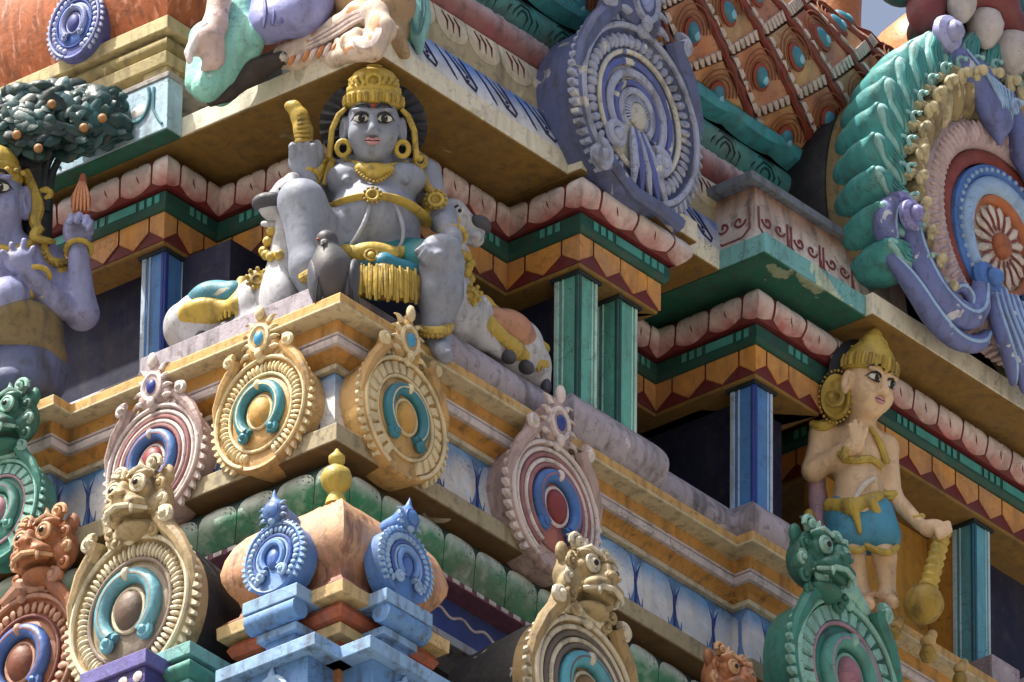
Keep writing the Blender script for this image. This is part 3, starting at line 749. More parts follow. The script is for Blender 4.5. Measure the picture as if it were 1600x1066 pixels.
BRN = dict(body=paint('9a5a34', rough=.5, grime=.5), light=paint('b98a72', rough=.5, grime=.4), shoe=paint('3a64ae', rough=.35, grime=.25), boss=paint('7a3f24', rough=.5, grime=.3), jewel=paint('3a64ae', rough=.3, grime=0), mid=paint('7c4038', rough=.5, grime=.3), head=paint('a5683f', rough=.5, grime=.45), headlight=paint('c79a70', rough=.5, grime=.3))
CRP = dict(body=paint('a3895a', rough=.5, grime=.6), light=paint('cfc6ae', rough=.5, grime=.45), shoe=paint('4aa3b8', rough=.35, grime=.25), boss=paint('8a6a3a', rough=.5, grime=.5), jewel=paint('3f9fd0', rough=.3, grime=0), mid=paint('6a5f58', rough=.5, grime=.3), head=paint('a8946a', rough=.5, grime=.5))
GRP = dict(body=paint('2f7f72', rough=.45, grime=.5), light=paint('86bdb2', rough=.45, grime=.35), shoe=paint('4f9a90', rough=.45, grime=.3), boss=paint('a5707f', rough=.5, grime=.3), jewel=paint('3f9fd0', rough=.3, grime=0), mid=paint('a98696', rough=.45, grime=.3), head=paint('2a6f60', rough=.45, grime=.5), headlight=paint('8fc0b2', rough=.45, grime=.35))
BLP = dict(body=paint('586490', rough=.5, grime=.5, chip=.28, chipc='a9a9b0', chipscale=11.), light=paint('a4adc8', rough=.5, grime=.5, chip=.36, chipc='d0d0c8', chipscale=11.), shoe=paint('5765ad', rough=.5, grime=.4, chip=.5, chipc='c9c9b8', chipscale=9.), boss=paint('b9b9b0', rough=.5, grime=.4, chip=.5, chipc='5a66a8'), jewel=paint('8f9ed6'), mid=paint('cfcdc0', rough=.5, grime=.45, chip=.3, chipc='6a76aa', chipscale=9.), field=paint('6670b0', rough=.5, grime=.4))
SBL = dict(body=paint('4f80c4', rough=.45, grime=.4), light=paint('92b8e2', rough=.45, grime=.3), shoe=paint('6a9ade', rough=.4, grime=.2), boss=paint('4a74c0', rough=.4, grime=.2), jewel=paint('8fb0e6', rough=.4), mid=paint('3a5fb0', rough=.45, grime=.3), field=paint('3f68b8', rough=.45))
KG = 'gold horseshoe medallions at the ledge corner'
medallion('horseshoe_medallion', 'gold medallion with teal horseshoe on left side of the ledge corner', 'L', P(411, 647, x=.02), .195, GOLD, group=KG, bead='ridge')
medallion('horseshoe_medallion', 'gold medallion with teal horseshoe on right side of the ledge corner', 'R', P(628, 655, y=.02), .205, GOLD, group=KG, bead='block')
medallion('horseshoe_medallion', 'pinkish white medallion with red centre behind the tan lion mask', 'L', P(243, 725, x=.02), .20, PKW, style=1, n=30)
medallion('horseshoe_medallion', 'pinkish white medallion with red and blue centre on the right blue frieze', 'R', P(862, 795, y=.02), .225, PKW, style=1, n=30)
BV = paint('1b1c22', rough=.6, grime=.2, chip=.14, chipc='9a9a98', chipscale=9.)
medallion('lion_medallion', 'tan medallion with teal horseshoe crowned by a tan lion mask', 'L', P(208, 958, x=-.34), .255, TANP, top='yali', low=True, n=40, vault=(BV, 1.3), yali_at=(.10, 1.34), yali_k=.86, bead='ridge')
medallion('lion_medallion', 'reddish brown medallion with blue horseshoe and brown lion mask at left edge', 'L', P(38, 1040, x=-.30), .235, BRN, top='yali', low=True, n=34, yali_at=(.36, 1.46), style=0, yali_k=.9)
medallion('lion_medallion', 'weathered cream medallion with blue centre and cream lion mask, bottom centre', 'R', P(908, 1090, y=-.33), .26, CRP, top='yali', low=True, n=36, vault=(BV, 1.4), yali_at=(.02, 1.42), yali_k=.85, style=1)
medallion('lion_medallion', 'teal green medallion with pink rings and green lion mask below the standing figure', 'R', P(1318, 1062, y=-.33), .27, GRP, top='yali', low=True, n=34, yali_at=(-.52, 1.2), yali_k=.82, bead='block', style=0)
medallion('lion_medallion', 'green medallion and lion mask beside the left deity at the left edge', 'L', P(0, 800, x=-.16), .175, GRP, top='yali', n=30, yali_at=(.20, 1.6), yali_k=1.15, bead='block')
medallion('lion_medallion', 'small brown lion mask at the bottom edge below the blue frieze', 'R', P(1135, 1235, y=-.36), .24, BRN, top='yali', n=30, yali_at=(-.02, 1.45), yali_k=.75)
medallion('spiral_medallion', 'large worn blue and white medallion standing on the cornice', 'R', P(992, 182, y=-.07), .312, BLP, style=2, n=46, t=.55, ears=True, low=False, top='crest', ey=1.08)
# ------------------------------------------------------------------ miniature corner shrine
def square(c, h): return [(c[0]-h, c[1]+h), (c[0]-h, c[1]-h), (c[0]+h, c[1]-h), (c[0]+h, c[1]+h)]
sc_c = (.0, .01)
shr = thing('miniature_shrine', (sc_c[0], sc_c[1], -1.9), 'small orange bell-roofed shrine with blue side medallions below the ledge corner', 'shrine')
DO = paint('8a3f26', 'd3a070', rough=.5, grime=.4, chip=.1, chipc='d9c09a', brush=1, lo=.0, hi=.42); DOB = paint('c27a42', rough=.5, grime=.4); DOC = paint('cdb078', rough=.55, grime=.4); DOD = paint('a5522f', rough=.5, grime=.4)
sq = square(sc_c, .25)
zb = -1.04
def rg(name, prof, mat, smooth=False, ang=40): return obj(name, sweep(MB(), sq, prof, True), mat, shr, smooth=smooth, angle=ang)
dome = []
for d, z in ((-.215, .262), (-.16, .205), (-.12, .185), (-.085, .163), (-.055, .135), (-.03, .10), (-.010, .05), (0, .0), (-.004, -.03), (-.02, -.065), (-.042, -.095), (-.05, -.12), (-.044, -.145), (-.02, -.165), (.0, -.185)): dome.append((d, zb+z))
dmb = MB(); nsub = 7     # split the sides so the rim can dip between the corners
plan_d = []
for i_ in range(4):
    p0, p1 = sq[i_], sq[(i_+1) % 4]
    for k_ in range(nsub): plan_d.append((p0[0]+(p1[0]-p0[0])*k_/nsub, p0[1]+(p1[1]-p0[1])*k_/nsub))
rows_d = []
for d, z in dome[::-1]:
    of = offsets(sq, d, True); rr_ = []
    for i_ in range(4):
        for k_ in range(nsub):
            u_ = k_/nsub; p = of[i_]*(1-u_)+of[(i_+1) % 4]*u_
            rr_.append(V3(p[0], p[1], z-(.006*abs(math.sin(PI*u_*4)))*max(0, min(1, (z-zb-.1)/.06))))
    rows_d.append(rr_)
dmb.grid(rows_d, close=True, cap=True, g=[[max(0., min(1., (r_[0][2]-zb+.19)/.36)) for _ in r_] for r_ in rows_d])
dm = obj('dome', dmb, DO, shr, smooth=True, angle=50)
rows = []
rg('dome_lip', [(.004, zb-.232), (.006, zb-.19), (-.02, zb-.186)][::1], DOC)
rg('roll', [(-.06, zb-.30), (-.03, zb-.292), (-.018, zb-.268), (-.03, zb-.243), (-.06, zb-.2325)], DOD, True)
rg('lip', [(-.05, zb-.335), (-.045, zb-.3005), (-.06, zb-.3002)], DOC)
rg('neck', [(-.085, zb-.40), (-.085, zb-.3355)], DOD)
rg('slab', [(-.035, zb-.445), (-.03, zb-.4005), (-.06, zb-.4002)], DOC)
rg('wall', [(-.07, zb-.66), (-.07, zb-.4455)], DOB)
rg('base', [(.03, zb-.9), (.03, zb-.6605)], DOD)
m = MB(); m.lathe((sc_c[0], sc_c[1], zb+.29), [(.035, -.02), (.03, .0), (.022, .02), (.03, .03), (.045, .05), (.05, .075), (.042, .10), (.022, .115), (.017, .122), (.026, .135), (.026, .152), (.012, .166), (.004, .18)], 18)
obj('finial', m, paint('b8a43c', rough=.45, grime=.3), shr, angle=50)
def blue_tower(side):
    G = Face(side, V3(sc_c[0], sc_c[1], zb)+(V3(-.25, 0, 0) if side == 'L' else V3(0, -.25, 0)))
    def bx(name, a0, a1, b0, b1, c1, mat, flare=0):
        m = MB(); m.hexa([G(a0-flare, b0, -.12), G(a1+flare, b0, -.12), G(a1+flare, b0, c1+flare), G(a0-flare, b0, c1+flare), G(a0, b1, -.12), G(a1, b1, -.12), G(a1, b1, c1), G(a0, b1, c1)])
        return obj(name, m, mat, shr, smooth=False)
    B1, B2 = paint('5f90c8', rough=.5, grime=.55, chip=.1, chipc='a9c4de'), paint('86aed8', rough=.5, grime=.5, chip=.1, chipc='c4d4e2')
    w = .11; o = .02 if side == 'L' else -.02
    bx('pedestal_slab', o-w, o+w, -.235, -.19, .075, B2); 
    m = MB(); m.tube([G(o-w+.01, -.262, .045), G(o+w-.01, -.262, .045)], .036, 10); obj('pedestal_roll', m, B1, shr)
    bx('pedestal_lip', o-w+.03, o+w-.03, -.325, -.298, .04, B2); bx('pedestal_neck', o-w+.05, o+w-.05, -.40, -.325, .02, B1)
    bx('pedestal_base', o-w-.09, o+w+.09, -.445, -.400, .09, B2, .0)
    bx('pedestal_block', o-w-.03, o+w+.03, -.70, -.4455, .05, B1)
    F = Face(side, G(o, -.06, .055), .118)
    # small blue medallion as a part of the shrine
    ds = obj('medallion', bandmb(F, [(0, -.6), (.97, -.6), (1., -.05), (1., .04), (.93, .09), (.85, .04), (0, .03)], ey=1.08), SBL['body'], shr, angle=50)
    m = MB(); teeth(m, F, 28, .95, 1.09, 1., 0, .08, -2.4, 2.4, lean=.5); obj('serrated_rim', m, SBL['light'], ds, smooth=False, kind='stuff')
    m = MB(); scales(m, F, 26, .80, .10, .09, .05, -2.5, 2.5, .06); obj('scale_ring', m, SBL['light'], ds, kind='stuff')
    for r_, mt in ((.62, SBL['mid']), (.52, SBL['light'])):
        m = MB(); torus(m, F, r_, .05, .07, -2.5, 2.5, 30); obj('ring_cord', m, mt, ds)
    m = MB(); m.tube([F(.36*math.sin(a), .40*math.cos(a)+.02, .09) for a in np.linspace(-2.5, 2.5, 24)], .085*F.k, 8); obj('horseshoe', m, SBL['shoe'], ds)
    m = MB(); m.ell(F(0, -.05, .06), F.ax(.2, .3, .1), 12, 6); obj('boss', m, SBL['boss'], ds)
    for s in (-1, 1):
        m = MB(); volute(m, F, s*.34, -.52, .17, s, 1.2, .08, .1, -s); obj('curl', m, SBL['light'], ds)
    pr = [('e', F(0, 1.35, 0), F.ax(.33, .36, .22), .03*F.k*3), ('c', F(0, 1.3, -.6), F(0, 1.35, 0), .26*F.k, .3*F.k, .02), ('c', F(0, 1.65, .05), F(.02, 2.0, .1), .12*F.k, .02*F.k, .01)]
    cr = clay('crest', pr, SBL['body'], ds, vox=.005)
    m = MB(); torus(m, Face2(F, 0, 1.35), .22, .05, .2, seg=20, sides=6); obj('jewel_rim', m, SBL['mid'], cr)
    m = MB(); m.ell(F(0, 1.35, .2), F.ax(.11, .13, .08), 10, 6); obj('jewel', m, SBL['light'], cr)
    m = MB(); m.ell(F(0, 1.05, .14), F.ax(.12, .12, .1), 10, 6); obj('bud', m, SBL['light'], cr)
    for s in (-1, 1):
        for i in range(3):
            m = MB(); flame(m, F, s*.26, 1.15+.16*i, .22, .07, s*.6, .1, .06, s*(1.2-.2*i)); obj('leaf', m, SBL['light'], cr)
    # tiny medallions on the block below
    for da in (-.0,):
        H = Face(side, G(o+da, -.56, .055), .075)
        d2 = obj('small_medallion', bandmb(H, [(0, -.5), (1., -.3), (1., .1), (.85, .16), (.7, .06), (0, .06)], ey=1.15), SBL['light'], shr, angle=50)
        m = MB(); flame(m, H, 0, 1.0, .6, .25, .2, .05, .12); obj('tip_leaf', m, SBL['light'], d2)
        m = MB(); torus(m, H, .5, .09, .1, seg=22, sides=6); obj('ring_cord', m, SBL['mid'], d2)
        m = MB(); m.ell(H(0, 0, .08), H.ax(.25, .3, .15), 10, 6); obj('boss', m, SBL['boss'], d2)
blue_tower('L'); blue_tower('R')
# brown pair at the shrine's corner
for side, o in (('L', .17), ('R', -.17)):
    G = Face(side, V3(sc_c[0], sc_c[1], zb)+(V3(-.185, 0, 0) if side == 'L' else V3(0, -.185, 0)))
    H = Face(side, G(o-.09*(1 if side == 'L' else -1), -.555, .02), .075)
    d2 = obj('small_medallion', bandmb(H, [(0, -.4), (1., -.3), (1., .1), (.85, .16), (.7, .06), (0, .06)], ey=1.2), paint('b08a68', rough=.5, grime=.4), shr, angle=50)
    m = MB(); flame(m, H, 0, 1.05, .6, .25, .2, .05, .12); obj('tip_leaf', m, paint('c7a284', rough=.5), d2)
    m = MB(); teeth(m, H, 18, .95, 1.2, 1., 0, .08, -2.4, 2.4, lean=.4); obj('serrated_rim', m, paint('c7a284', rough=.5), d2, smooth=False, kind='stuff')
    m = MB(); torus(m, H, .5, .1, .1, seg=22, sides=6); obj('ring_cord', m, paint('8a4a34'), d2)
    m = MB(); m.ell(H(0, 0, .08), H.ax(.25, .35, .15), 10, 6); obj('boss', m, paint('d8c9b0'), d2)
# pedestals under the tan lion medallion
def pedestal(name, label, corner, lx, ly, tiers):
    """corner = plan point of the near corner; tiers (out, z0, z1, mat, round)"""
    pln = [(corner[0], corner[1]+ly), (corner[0], corner[1]), (corner[0]+lx, corner[1]), (corner[0]+lx, corner[1]+ly)]
    zmin = min(t[1] for t in tiers)
    th = thing(name, (corner[0]+lx/2, corner[1]+ly/2, zmin), label, 'pedestal')
    for nm, d, z0, z1, mt, rd in tiers:
        if rd: pf = [(d-.03, z0)]+[(d-.03+.04*math.sin(PI*k/8), z0+(z1-z0)*k/8) for k in range(1, 8)]+[(d-.03, z1)]
        else: pf = [(d, z0), (d, z1)]
        obj(nm, sweep(MB(), pln, pf, True), mt, th, smooth=bool(rd), angle=40)
    return th
TE1, TE2, TE3 = paint('6fb0ae', rough=.5, grime=.4), paint('3f8f86', rough=.5, grime=.4), paint('1f5f58', rough=.5, grime=.4)
PU1, PU2 = paint('6660a8', rough=.5, grime=.35), paint('40397f', rough=.5, grime=.35)
c1 = P(297, 1000, x=-.40); pedestal('tiered_pedestal', 'teal stepped pedestal right of the tan lion medallion', (c1[0], c1[1]), .5, .20, [('slab', 0, c1[2]-.045, c1[2], TE1, 0), ('roll', -.0, c1[2]-.12, c1[2]-.0455, TE2, 1), ('lip', -.015, c1[2]-.15, c1[2]-.1205, TE1, 0), ('block', -.03, c1[2]-.5, c1[2]-.1505, TE3, 0)])
c2 = P(228, 1012, x=-.50); pp = pedestal('tiered_pedestal', 'purple stepped pedestal with white dots below the tan lion medallion', (c2[0], c2[1]), .16, .27, [('slab', 0, c2[2]-.05, c2[2], PU1, 0), ('dotted_band', -.012, c2[2]-.11, c2[2]-.0505, PU2, 0), ('block', -.03, c2[2]-.5, c2[2]-.1105, PU1, 0)])
for k in range(4):
    m = MB(); m.ell((c2[0]+.011, c2[1]+.04+.06*k, c2[2]-.082), (V3(0, .02, 0), V3(0, 0, .02), V3(.006, 0, 0)), 10, 5); obj('white_dot', m, WHL, pp)
# ------------------------------------------------------------------ upper left shrine
c3 = P(262, 22, x=.34)
ul = thing('roof_shrine', (c3[0]+.4, c3[1]+.6, 1.05), 'cream moulded shrine with orange roof and small blue medallion, top left', 'shrine')
us = [(c3[0], c3[1]+1.4), (c3[0], c3[1]), (c3[0]+.6, c3[1]), (c3[0]+.6, c3[1]+1.4)]
zt = c3[2]
CM1, CM2 = paint('c2b382', rough=.6, grime=.4), paint('9a8a55', rough=.6, grime=.45, chip=.2, chipc='c9be90')
def ur(name, prof, mat, smooth=False): return obj(name, sweep(MB(), us, prof, True), mat, ul, smooth=smooth)
ur('roof', [(-.02, zt), (-.03, zt+.02), (.0, zt+.09), (.03, zt+.2), (.02, zt+.36), (-.05, zt+.5)], paint('b8683a', rough=.5, grime=.35, chip=.2, chipc='d9bd98', brush=1), True)
ur('slab', [(0, zt-.05), (0, zt-.0005), ], CM1)
ur('roll', [(-.04, zt-.125)]+[(-.04+.03*math.sin(PI*k/8), zt-.125+.074*k/8) for k in range(1, 8)]+[(-.04, zt-.051)], CM2, True)
ur('lip', [(-.02, zt-.165), (-.012, zt-.1255)], CM1)
ur('neck', [(-.07, zt-.30), (-.07, zt-.1655)], paint('2c3466', rough=.6, grime=.4))
m = MB(); m.box((c3[0]+.035, c3[1]+.03, zt-.3), (c3[0]+.1, c3[1]+.13, zt-.166)); obj('corner_post', m, CM1, ul, smooth=False)
ur('base', [(.01, zt-.6), (.01, zt-.3005)], CM2)
medallion('small_medallion', 'small blue medallion on the orange roof, top left', 'L', P(118, 38, x=c3[0]-.035), .115, dict(SBL, body=paint('5560a8', rough=.5, grime=.4), light=paint('a9b4dc', rough=.5, grime=.3), shoe=paint('8f9cd0', rough=.5), boss=paint('3a4594', rough=.5)), n=28, t=.7, ears=False, ey=1.15)
# ------------------------------------------------------------------ statues
class HF:
    """head frame"""
    def __init__(s, o, yaw, pitch, k, roll=0.):
        r, f = RH*math.cos(yaw)-TOW*math.sin(yaw), TOW*math.cos(yaw)+RH*math.sin(yaw)
        u = UPZ*math.cos(pitch)+f*math.sin(pitch); f = f*math.cos(pitch)-UPZ*math.sin(pitch)
        if roll: r, u = r*math.cos(roll)+u*math.sin(roll), u*math.cos(roll)-r*math.sin(roll)
        s.o, s.a, s.b, s.c, s.k = o, r, u, f, k
    __call__ = Face.__call__
    ax = Face.ax
class Sculptor:
    def __init__(s, fr, bslope=0., px0=0.): s.fr, s.bs, s.px0 = fr, bslope, px0
    def p(s, px, py, b=0.): return s.fr(px, py, b+s.bs*(px-s.px0))
    def E(s, px, py, b, rx, ry, d, k=.03, tilt=0.):
        r, u = RH*rx/500, UPZ*ry/431
        if tilt: r, u = (RH*math.cos(tilt)+UPZ*math.sin(tilt))*rx/500, (UPZ*math.cos(tilt)-RH*math.sin(tilt))*ry/431
        return ('e', s.p(px, py, b), (r, u, TOW*d), k)
    def C(s, p, q, r0, r1, k=.03): return ('c', s.p(*p), s.p(*q), r0/500, r1/500, k)
    def chain(s, pts, rs, k=.02): return [s.C(a, b, r0, r1, k) for a, b, r0, r1 in zip(pts[:-1], pts[1:], rs[:-1], rs[1:])]
    def tube(s, pts, r, seg=8, flat=1., sm=3, mb=None):
        P_ = [s.p(*q) for q in pts]
        for _ in range(sm):     # corner cutting
            Q_ = [P_[0]]
            for a, b in zip(P_[:-1], P_[1:]): Q_ += [a*.75+b*.25, a*.25+b*.75]
            P_ = Q_+[P_[-1]]
            if len(P_) > 60: break
        if hasattr(r, '__len__'): rr = list(np.interp(np.linspace(0, 1, len(P_)), np.linspace(0, 1, len(r)), r))
        else: rr = [r]*len(P_)
        return (mb or MB()).tube(P_, [v/500 for v in rr], seg, flat)
    def beads(s, pts, r, n, mb=None):
        P_ = np.array([s.p(*q) for q in pts]); L = np.r_[0, np.cumsum(np.linalg.norm(np.diff(P_, axis=0), axis=1))]
        mb = mb or MB()
        for t in np.linspace(0, L[-1], n):
            mb.ball([np.interp(t, L, P_[:, i]) for i in range(3)], r/500, 8, 6)
        return mb
    def beadobjs(s, name, pts, r, n, mat, par):
        P_ = np.array([s.p(*q) for q in pts]); L = np.r_[0, np.cumsum(np.linalg.norm(np.diff(P_, axis=0), axis=1))]
        for t in np.linspace(0, L[-1], n):
            obj(name, MB().ball([np.interp(t, L, P_[:, i]) for i in range(3)], r/500, 8, 6), mat, par)
BLACK = paint('14141a', rough=.4, grime=0, spots=0, bump=0)
YEL = paint('c2a63c', rough=.45, grime=.4, spots=.3, bump=.35)
YED = paint('a88a2c', rough=.5, grime=.5, spots=.3, bump=.4)
LIP = paint('c98f96', rough=.4, grime=.1, spots=0, bump=0)
RED = paint('b0321c', rough=.5, grime=0, spots=0)
def headprims(H, ears=True):
    e = lambda a, b, c, x, y, z, k=.02: ('e', H(a, b, c), H.ax(x, y, z), k*H.k)
    c = lambda p, q, r0, r1, k=.015: ('c', H(*p), H(*q), r0*H.k, r1*H.k, k*H.k)
    pr = [e(0, .025, -.005, .088, .105, .098), e(0, -.045, .02, .076, .062, .072), e(0, -.088, .048, .034, .022, .030, .03), e(-.045, -.025, .055, .035, .035, .032, .03), e(.045, -.025, .055, .035, .035, .032, .03),
          e(-.038, .026, .108, .026, .018, .022, -.016), e(.038, .026, .108, .026, .018, .022, -.016),
          c((0, .035, .09), (0, -.018, .112), .010, .015), e(0, -.026, .108, .017, .012, .013, .008), e(-.016, -.029, .098, .011, .009, .011, .006), e(.016, -.029, .098, .011, .009, .011, .006),
          e(-.04, .052, .082, .034, .010, .016, .015), e(.04, .052, .082, .034, .010, .016, .015)]
    if ears:
        for s in (-1, 1): pr += [e(s*.098, -.004, .0, .016, .05, .026, .01), e(s*.108, .002, .016, .010, .028, .014, -.008)]
    return pr
def facial(H, par, brow=True, gaze=0., lip=LIP):
    for s in (-1, 1):
        m = MB(); m.ell(H(s*.038, .024, .083), H.ax(.026, .0165, .012), 14, 8); ey = obj('eye', m, EYE, par)
        m = MB(); m.ell(H(s*.038+gaze, .023, .0925), H.ax(.0125, .0132, .005), 12, 6); obj('pupil', m, PUP, par)
        m = MB(); m.ball(H(s*.038+gaze+.004, .028, .0975), .0022*H.k, 6, 4); obj('glint', m, EYE, par)
        m = MB(); m.tube([H(s*.010, .022, .090), H(s*.022, .038, .0955), H(s*.040, .0425, .0945), H(s*.058, .034, .086), H(s*.073, .018, .068)], [.002*H.k, .0042*H.k, .005*H.k, .0045*H.k, .0012*H.k], 6); obj('eye_line', m, BLACK, par)
        m = MB(); m.tube([H(s*.012, .019, .090), H(s*.025, .0085, .0945), H(s*.045, .008, .092), H(s*.066, .018, .076)], [.0014*H.k, .003*H.k, .003*H.k, .0014*H.k], 6); obj('eye_line', m, BLACK, par)
        m = MB(); m.tube([H(s*.009, .058, .099), H(s*.028, .072, .0975), H(s*.05, .070, .088), H(s*.07, .054, .070)], [.0035*H.k, .0062*H.k, .0052*H.k, .0014*H.k], 6); obj('eyebrow', m, BLACK, par)
    m = MB(); m.tube([H(-.030, -.050, .084), H(-.012, -.047, .099), H(0, -.050, .100), H(.012, -.047, .099), H(.030, -.050, .084)], [.0015*H.k, .0055*H.k, .0045*H.k, .0055*H.k, .0015*H.k], 8); obj('upper_lip', m, lip, par)
    m = MB(); m.tube([H(-.026, -.054, .085), H(-.01, -.061, .096), H(.01, -.061, .096), H(.026, -.054, .085)], [.0015*H.k, .007*H.k, .007*H.k, .0015*H.k], 8); obj('lower_lip', m, lip, par)
    m = MB(); m.tube([H(-.032, -.0495, .084), H(-.012, -.0545, .0985), H(.012, -.0545, .0985), H(.032, -.0495, .084)], .0016*H.k, 6); obj('mouth_line', m, BLACK, par)
def ringaxis(mb, c, ax, ay, r, n=28):
    return mb.tube([np.array(c)+ax*math.cos(2*PI*k/n)+ay*math.sin(2*PI*k/n) for k in range(n+1)], r, 8)
# ---- seated grey deity
ST = Sculptor(Frame(.427, .214)); E, C, T = ST.E, ST.C, ST.tube
GRY = paint('8d95a6', rough=.5, grime=.3, chip=.05, chipc='c9c9c4', spots=.25, bump=.16, crack=.15)
god = thing('seated_statue', ST.p(600, 530, 0)*V3(1, 1, 0)+V3(0, 0, .0), 'grey four-square seated deity statue with gold crown, one knee raised', 'statue')
god['label'] = 'grey seated deity statue with gold crown and black hair, one knee raised'
H1 = HF(ST.p(583, 204, .155), 0., math.radians(20), .95)
pr = [E(585, 410, .0, 76, 46, .13), E(583, 352, .06, 76, 54, .155, .05), E(585, 303, .045, 66, 46, .11, .05), E(585, 268, .03, 74, 28, .085, .04),
      E(546, 282, .10, 38, 25, .064, .014), E(628, 282, .10, 38, 25, .064, .014), E(541, 281, .158, 6, 5, .014, .012), E(634, 282, .158, 6, 5, .014, .012), C((584, 264, .07), (583, 236, .135), 27, 25, .03),
      E(509, 274, .0, 27, 27, .058), E(662, 277, .0, 27, 27, .058), E(578, 342, .225, 7, 5, .03, -.01)]
pr += [C((506, 276, 0), (484, 338, .02), 23, 21), C((484, 338, .02), (482, 282, .14), 21, 14)]
pr += [E(474, 252, .155, 24, 24, .03, .02), E(494, 240, .135, 13, 22, .022, .015)]
for k, (x, y) in enumerate(((456, 229), (468, 225), (479, 225), (489, 229))): pr += [C((x+1, y+16, .175), (x, y, .195), 6.2, 5.2, .006), C((x, y, .195), (x+1, y-3, .175), 5.4, 4.6, .004)]
pr += [C((662, 280, 0), (690, 340, .02), 24, 22), C((692, 342, .025), (708, 374, .16), 22, 16), E(690, 384, .205, 30, 17, .035, .02)]
for k, (x, y, x2, y2) in enumerate(((676, 384, 652, 393), (676, 390, 657, 402), (680, 395, 664, 408), (688, 397, 676, 410))): pr += [C((x, y, .22), ((x+x2)/2, y+2, .235), 7.2, 6.4, .006), C(((x+x2)/2, y+2, .235), (x2, y2, .22), 6.4, 4.8, .004)]
pr += [C((548, 418, .05), (476, 330, .19), 38, 34, .04), C((472, 318, .21), (484, 420, .20), 34, 30, .04), C((484, 420, .20), (494, 468, .18), 30, 22, .03), E(470, 312, .205, 34, 26, .07, .03)]
pr += [C((625, 418, .05), (686, 418, .14), 40, 35, .04), C((690, 418, .145), (688, 460, .125), 33, 34, .04), C((688, 460, .125), (680, 512, .10), 34, 23, .03), C((682, 535, .085), (696, 556, .16), 20, 13, .02), C((680, 512, .10), (682, 538, .09), 22, 20, .02)]
pr += headprims(H1)
body = clay('body', pr, GRY, god, vox=.0052)
facial(H1, body)
m = MB(); m.ball(H1(0, .066, .094), .0075, 8, 6); obj('forehead_mark', m, RED, body)
cr = MB(); prof = [(.093, .052), (.100, .058), (.104, .075), (.101, .092), (.096, .10), (.099, .106), (.097, .118), (.090, .124), (.092, .132), (.086, .150), (.070, .172), (.045, .186), (.028, .19), (.030, .197), (.018, .206), (.004, .209)]
cr.lathe(H1(0, .024, -.006), prof, 30, (H1.a*.90, H1.c*.95, H1.b*.95)); crown = obj('crown', cr, YEL, god, angle=50)
for k in range(26):
    a = 2*PI*k/26; d = H1.a*math.sin(a)*.094+H1.c*math.cos(a)*.100
    obj('crown_flute', MB().tube([H1(0, .082, -.006)+d*.97, H1(0, .096, -.006)+d*1.0, H1(0, .112, -.006)+d*.97], .0075, 6), YED if k % 2 else YEL, crown)
m = MB(); ringaxis(m, H1(0, .152, .086), H1.a*.022, H1.b*.022, .006, 18); obj('crown_jewel_ring', m, YEL, crown)
m = MB(); m.ball(H1(0, .152, .086), .011, 8, 6); obj('crown_jewel', m, YED, crown)
for s in (-1, 1):
    for i in range(3):
        m = MB(); m.tube([H1(s*(.03+.02*i), .140, .09-.012*i), H1(s*(.04+.02*i), .160, .086-.014*i), H1(s*(.032+.02*i), .172, .078-.016*i)], [.007, .006, .002], 6); obj('crown_leaf', m, YEL, crown)
# ridged black hair fan behind the head
rows = []
NH = 112
for i in range(9):
    r = i/8
    rows.append([H1(0, .03, -.055)+(H1.a*math.sin(2*PI*k/NH)*.172+H1.b*math.cos(2*PI*k/NH)*.150)*r+H1.c*((.035*(1-r**3))+.007*math.cos(k*2*PI/4)*min(1, r*2)-.0) for k in range(NH)])
for r, dc in ((.99, -.03), (.6, -.05), (.05, -.05)):
    rows.append([H1(0, .03, -.055)+(H1.a*math.sin(2*PI*k/NH)*.172+H1.b*math.cos(2*PI*k/NH)*.150)*r+H1.c*dc for k in range(NH)])
obj('hair', MB().grid(rows, close=True, cap=True), paint('20232c', rough=.55, grime=.2, spots=.1), god, angle=60)
# jewellery
for s in (-1, 1):
    ex = 583+s*54
    m = MB(); ringaxis(m, H1(s*.099, -.068, .03), H1.a*.020, H1.b*.024, .0085, 18); er = obj('earring', m, YEL, god)
    m = MB(); m.tube([H1(s*.093, .07, .02), H1(s*.116, .05, .01), H1(s*.138, .0, .0), H1(s*.142, -.05, -.005), H1(s*.148, -.10, .01)], [.007, .010, .010, .010, .011], 8); obj('side_strand', m, YEL, er)
m = MB(); volute(m, HF(ST.p(505, 252, .06), 0, .2, 1.0), 0, 0, .022, -1, 1.2, .010, 0); obj('shoulder_curl', m, YEL, god)
m = MB(); volute(m, HF(ST.p(654, 256, .06), 0, .2, 1.0), 0, 0, .026, 1, 1.2, .011, 0); obj('shoulder_curl', m, YEL, god)
obj('strand', T([(507, 258, .07), (500, 275, .08), (487, 295, .08), (486, 305, .07)], [6, 8, 5, 3]), YEL, god)
obj('strand', T([(520, 252, .08), (514, 270, .10), (506, 290, .10)], [6, 7, 3]), YEL, god)
obj('strand', T([(650, 258, .07), (660, 280, .08), (672, 300, .07), (690, 310, .05)], [6, 8, 7, 3]), YEL, god)
obj('strand', T([(642, 258, .09), (647, 280, .10), (652, 300, .09)], [6, 7, 3]), YEL, god)
nk = obj('necklace', T([(540, 250, .10), (560, 258, .155), (585, 263, .175), (610, 260, .155), (636, 254, .10)], [5, 7, 8, 7, 5], flat=.6), YEL, god)
pp_ = [E(585, 268, .160, 28, 12, .03, .01), E(564, 264, .158, 11, 8, .022, .01), E(606, 265, .158, 11, 8, .022, .01), E(585, 277, .165, 13, 7, .025, .01)]
clay('pendant', pp_, YEL, nk, vox=.004)
ST.beadobjs('pendant_bead', [(558, 268, .172), (572, 280, .186), (585, 285, .19), (598, 281, .186), (612, 270, .172)], 3.2, 13, YED, nk)
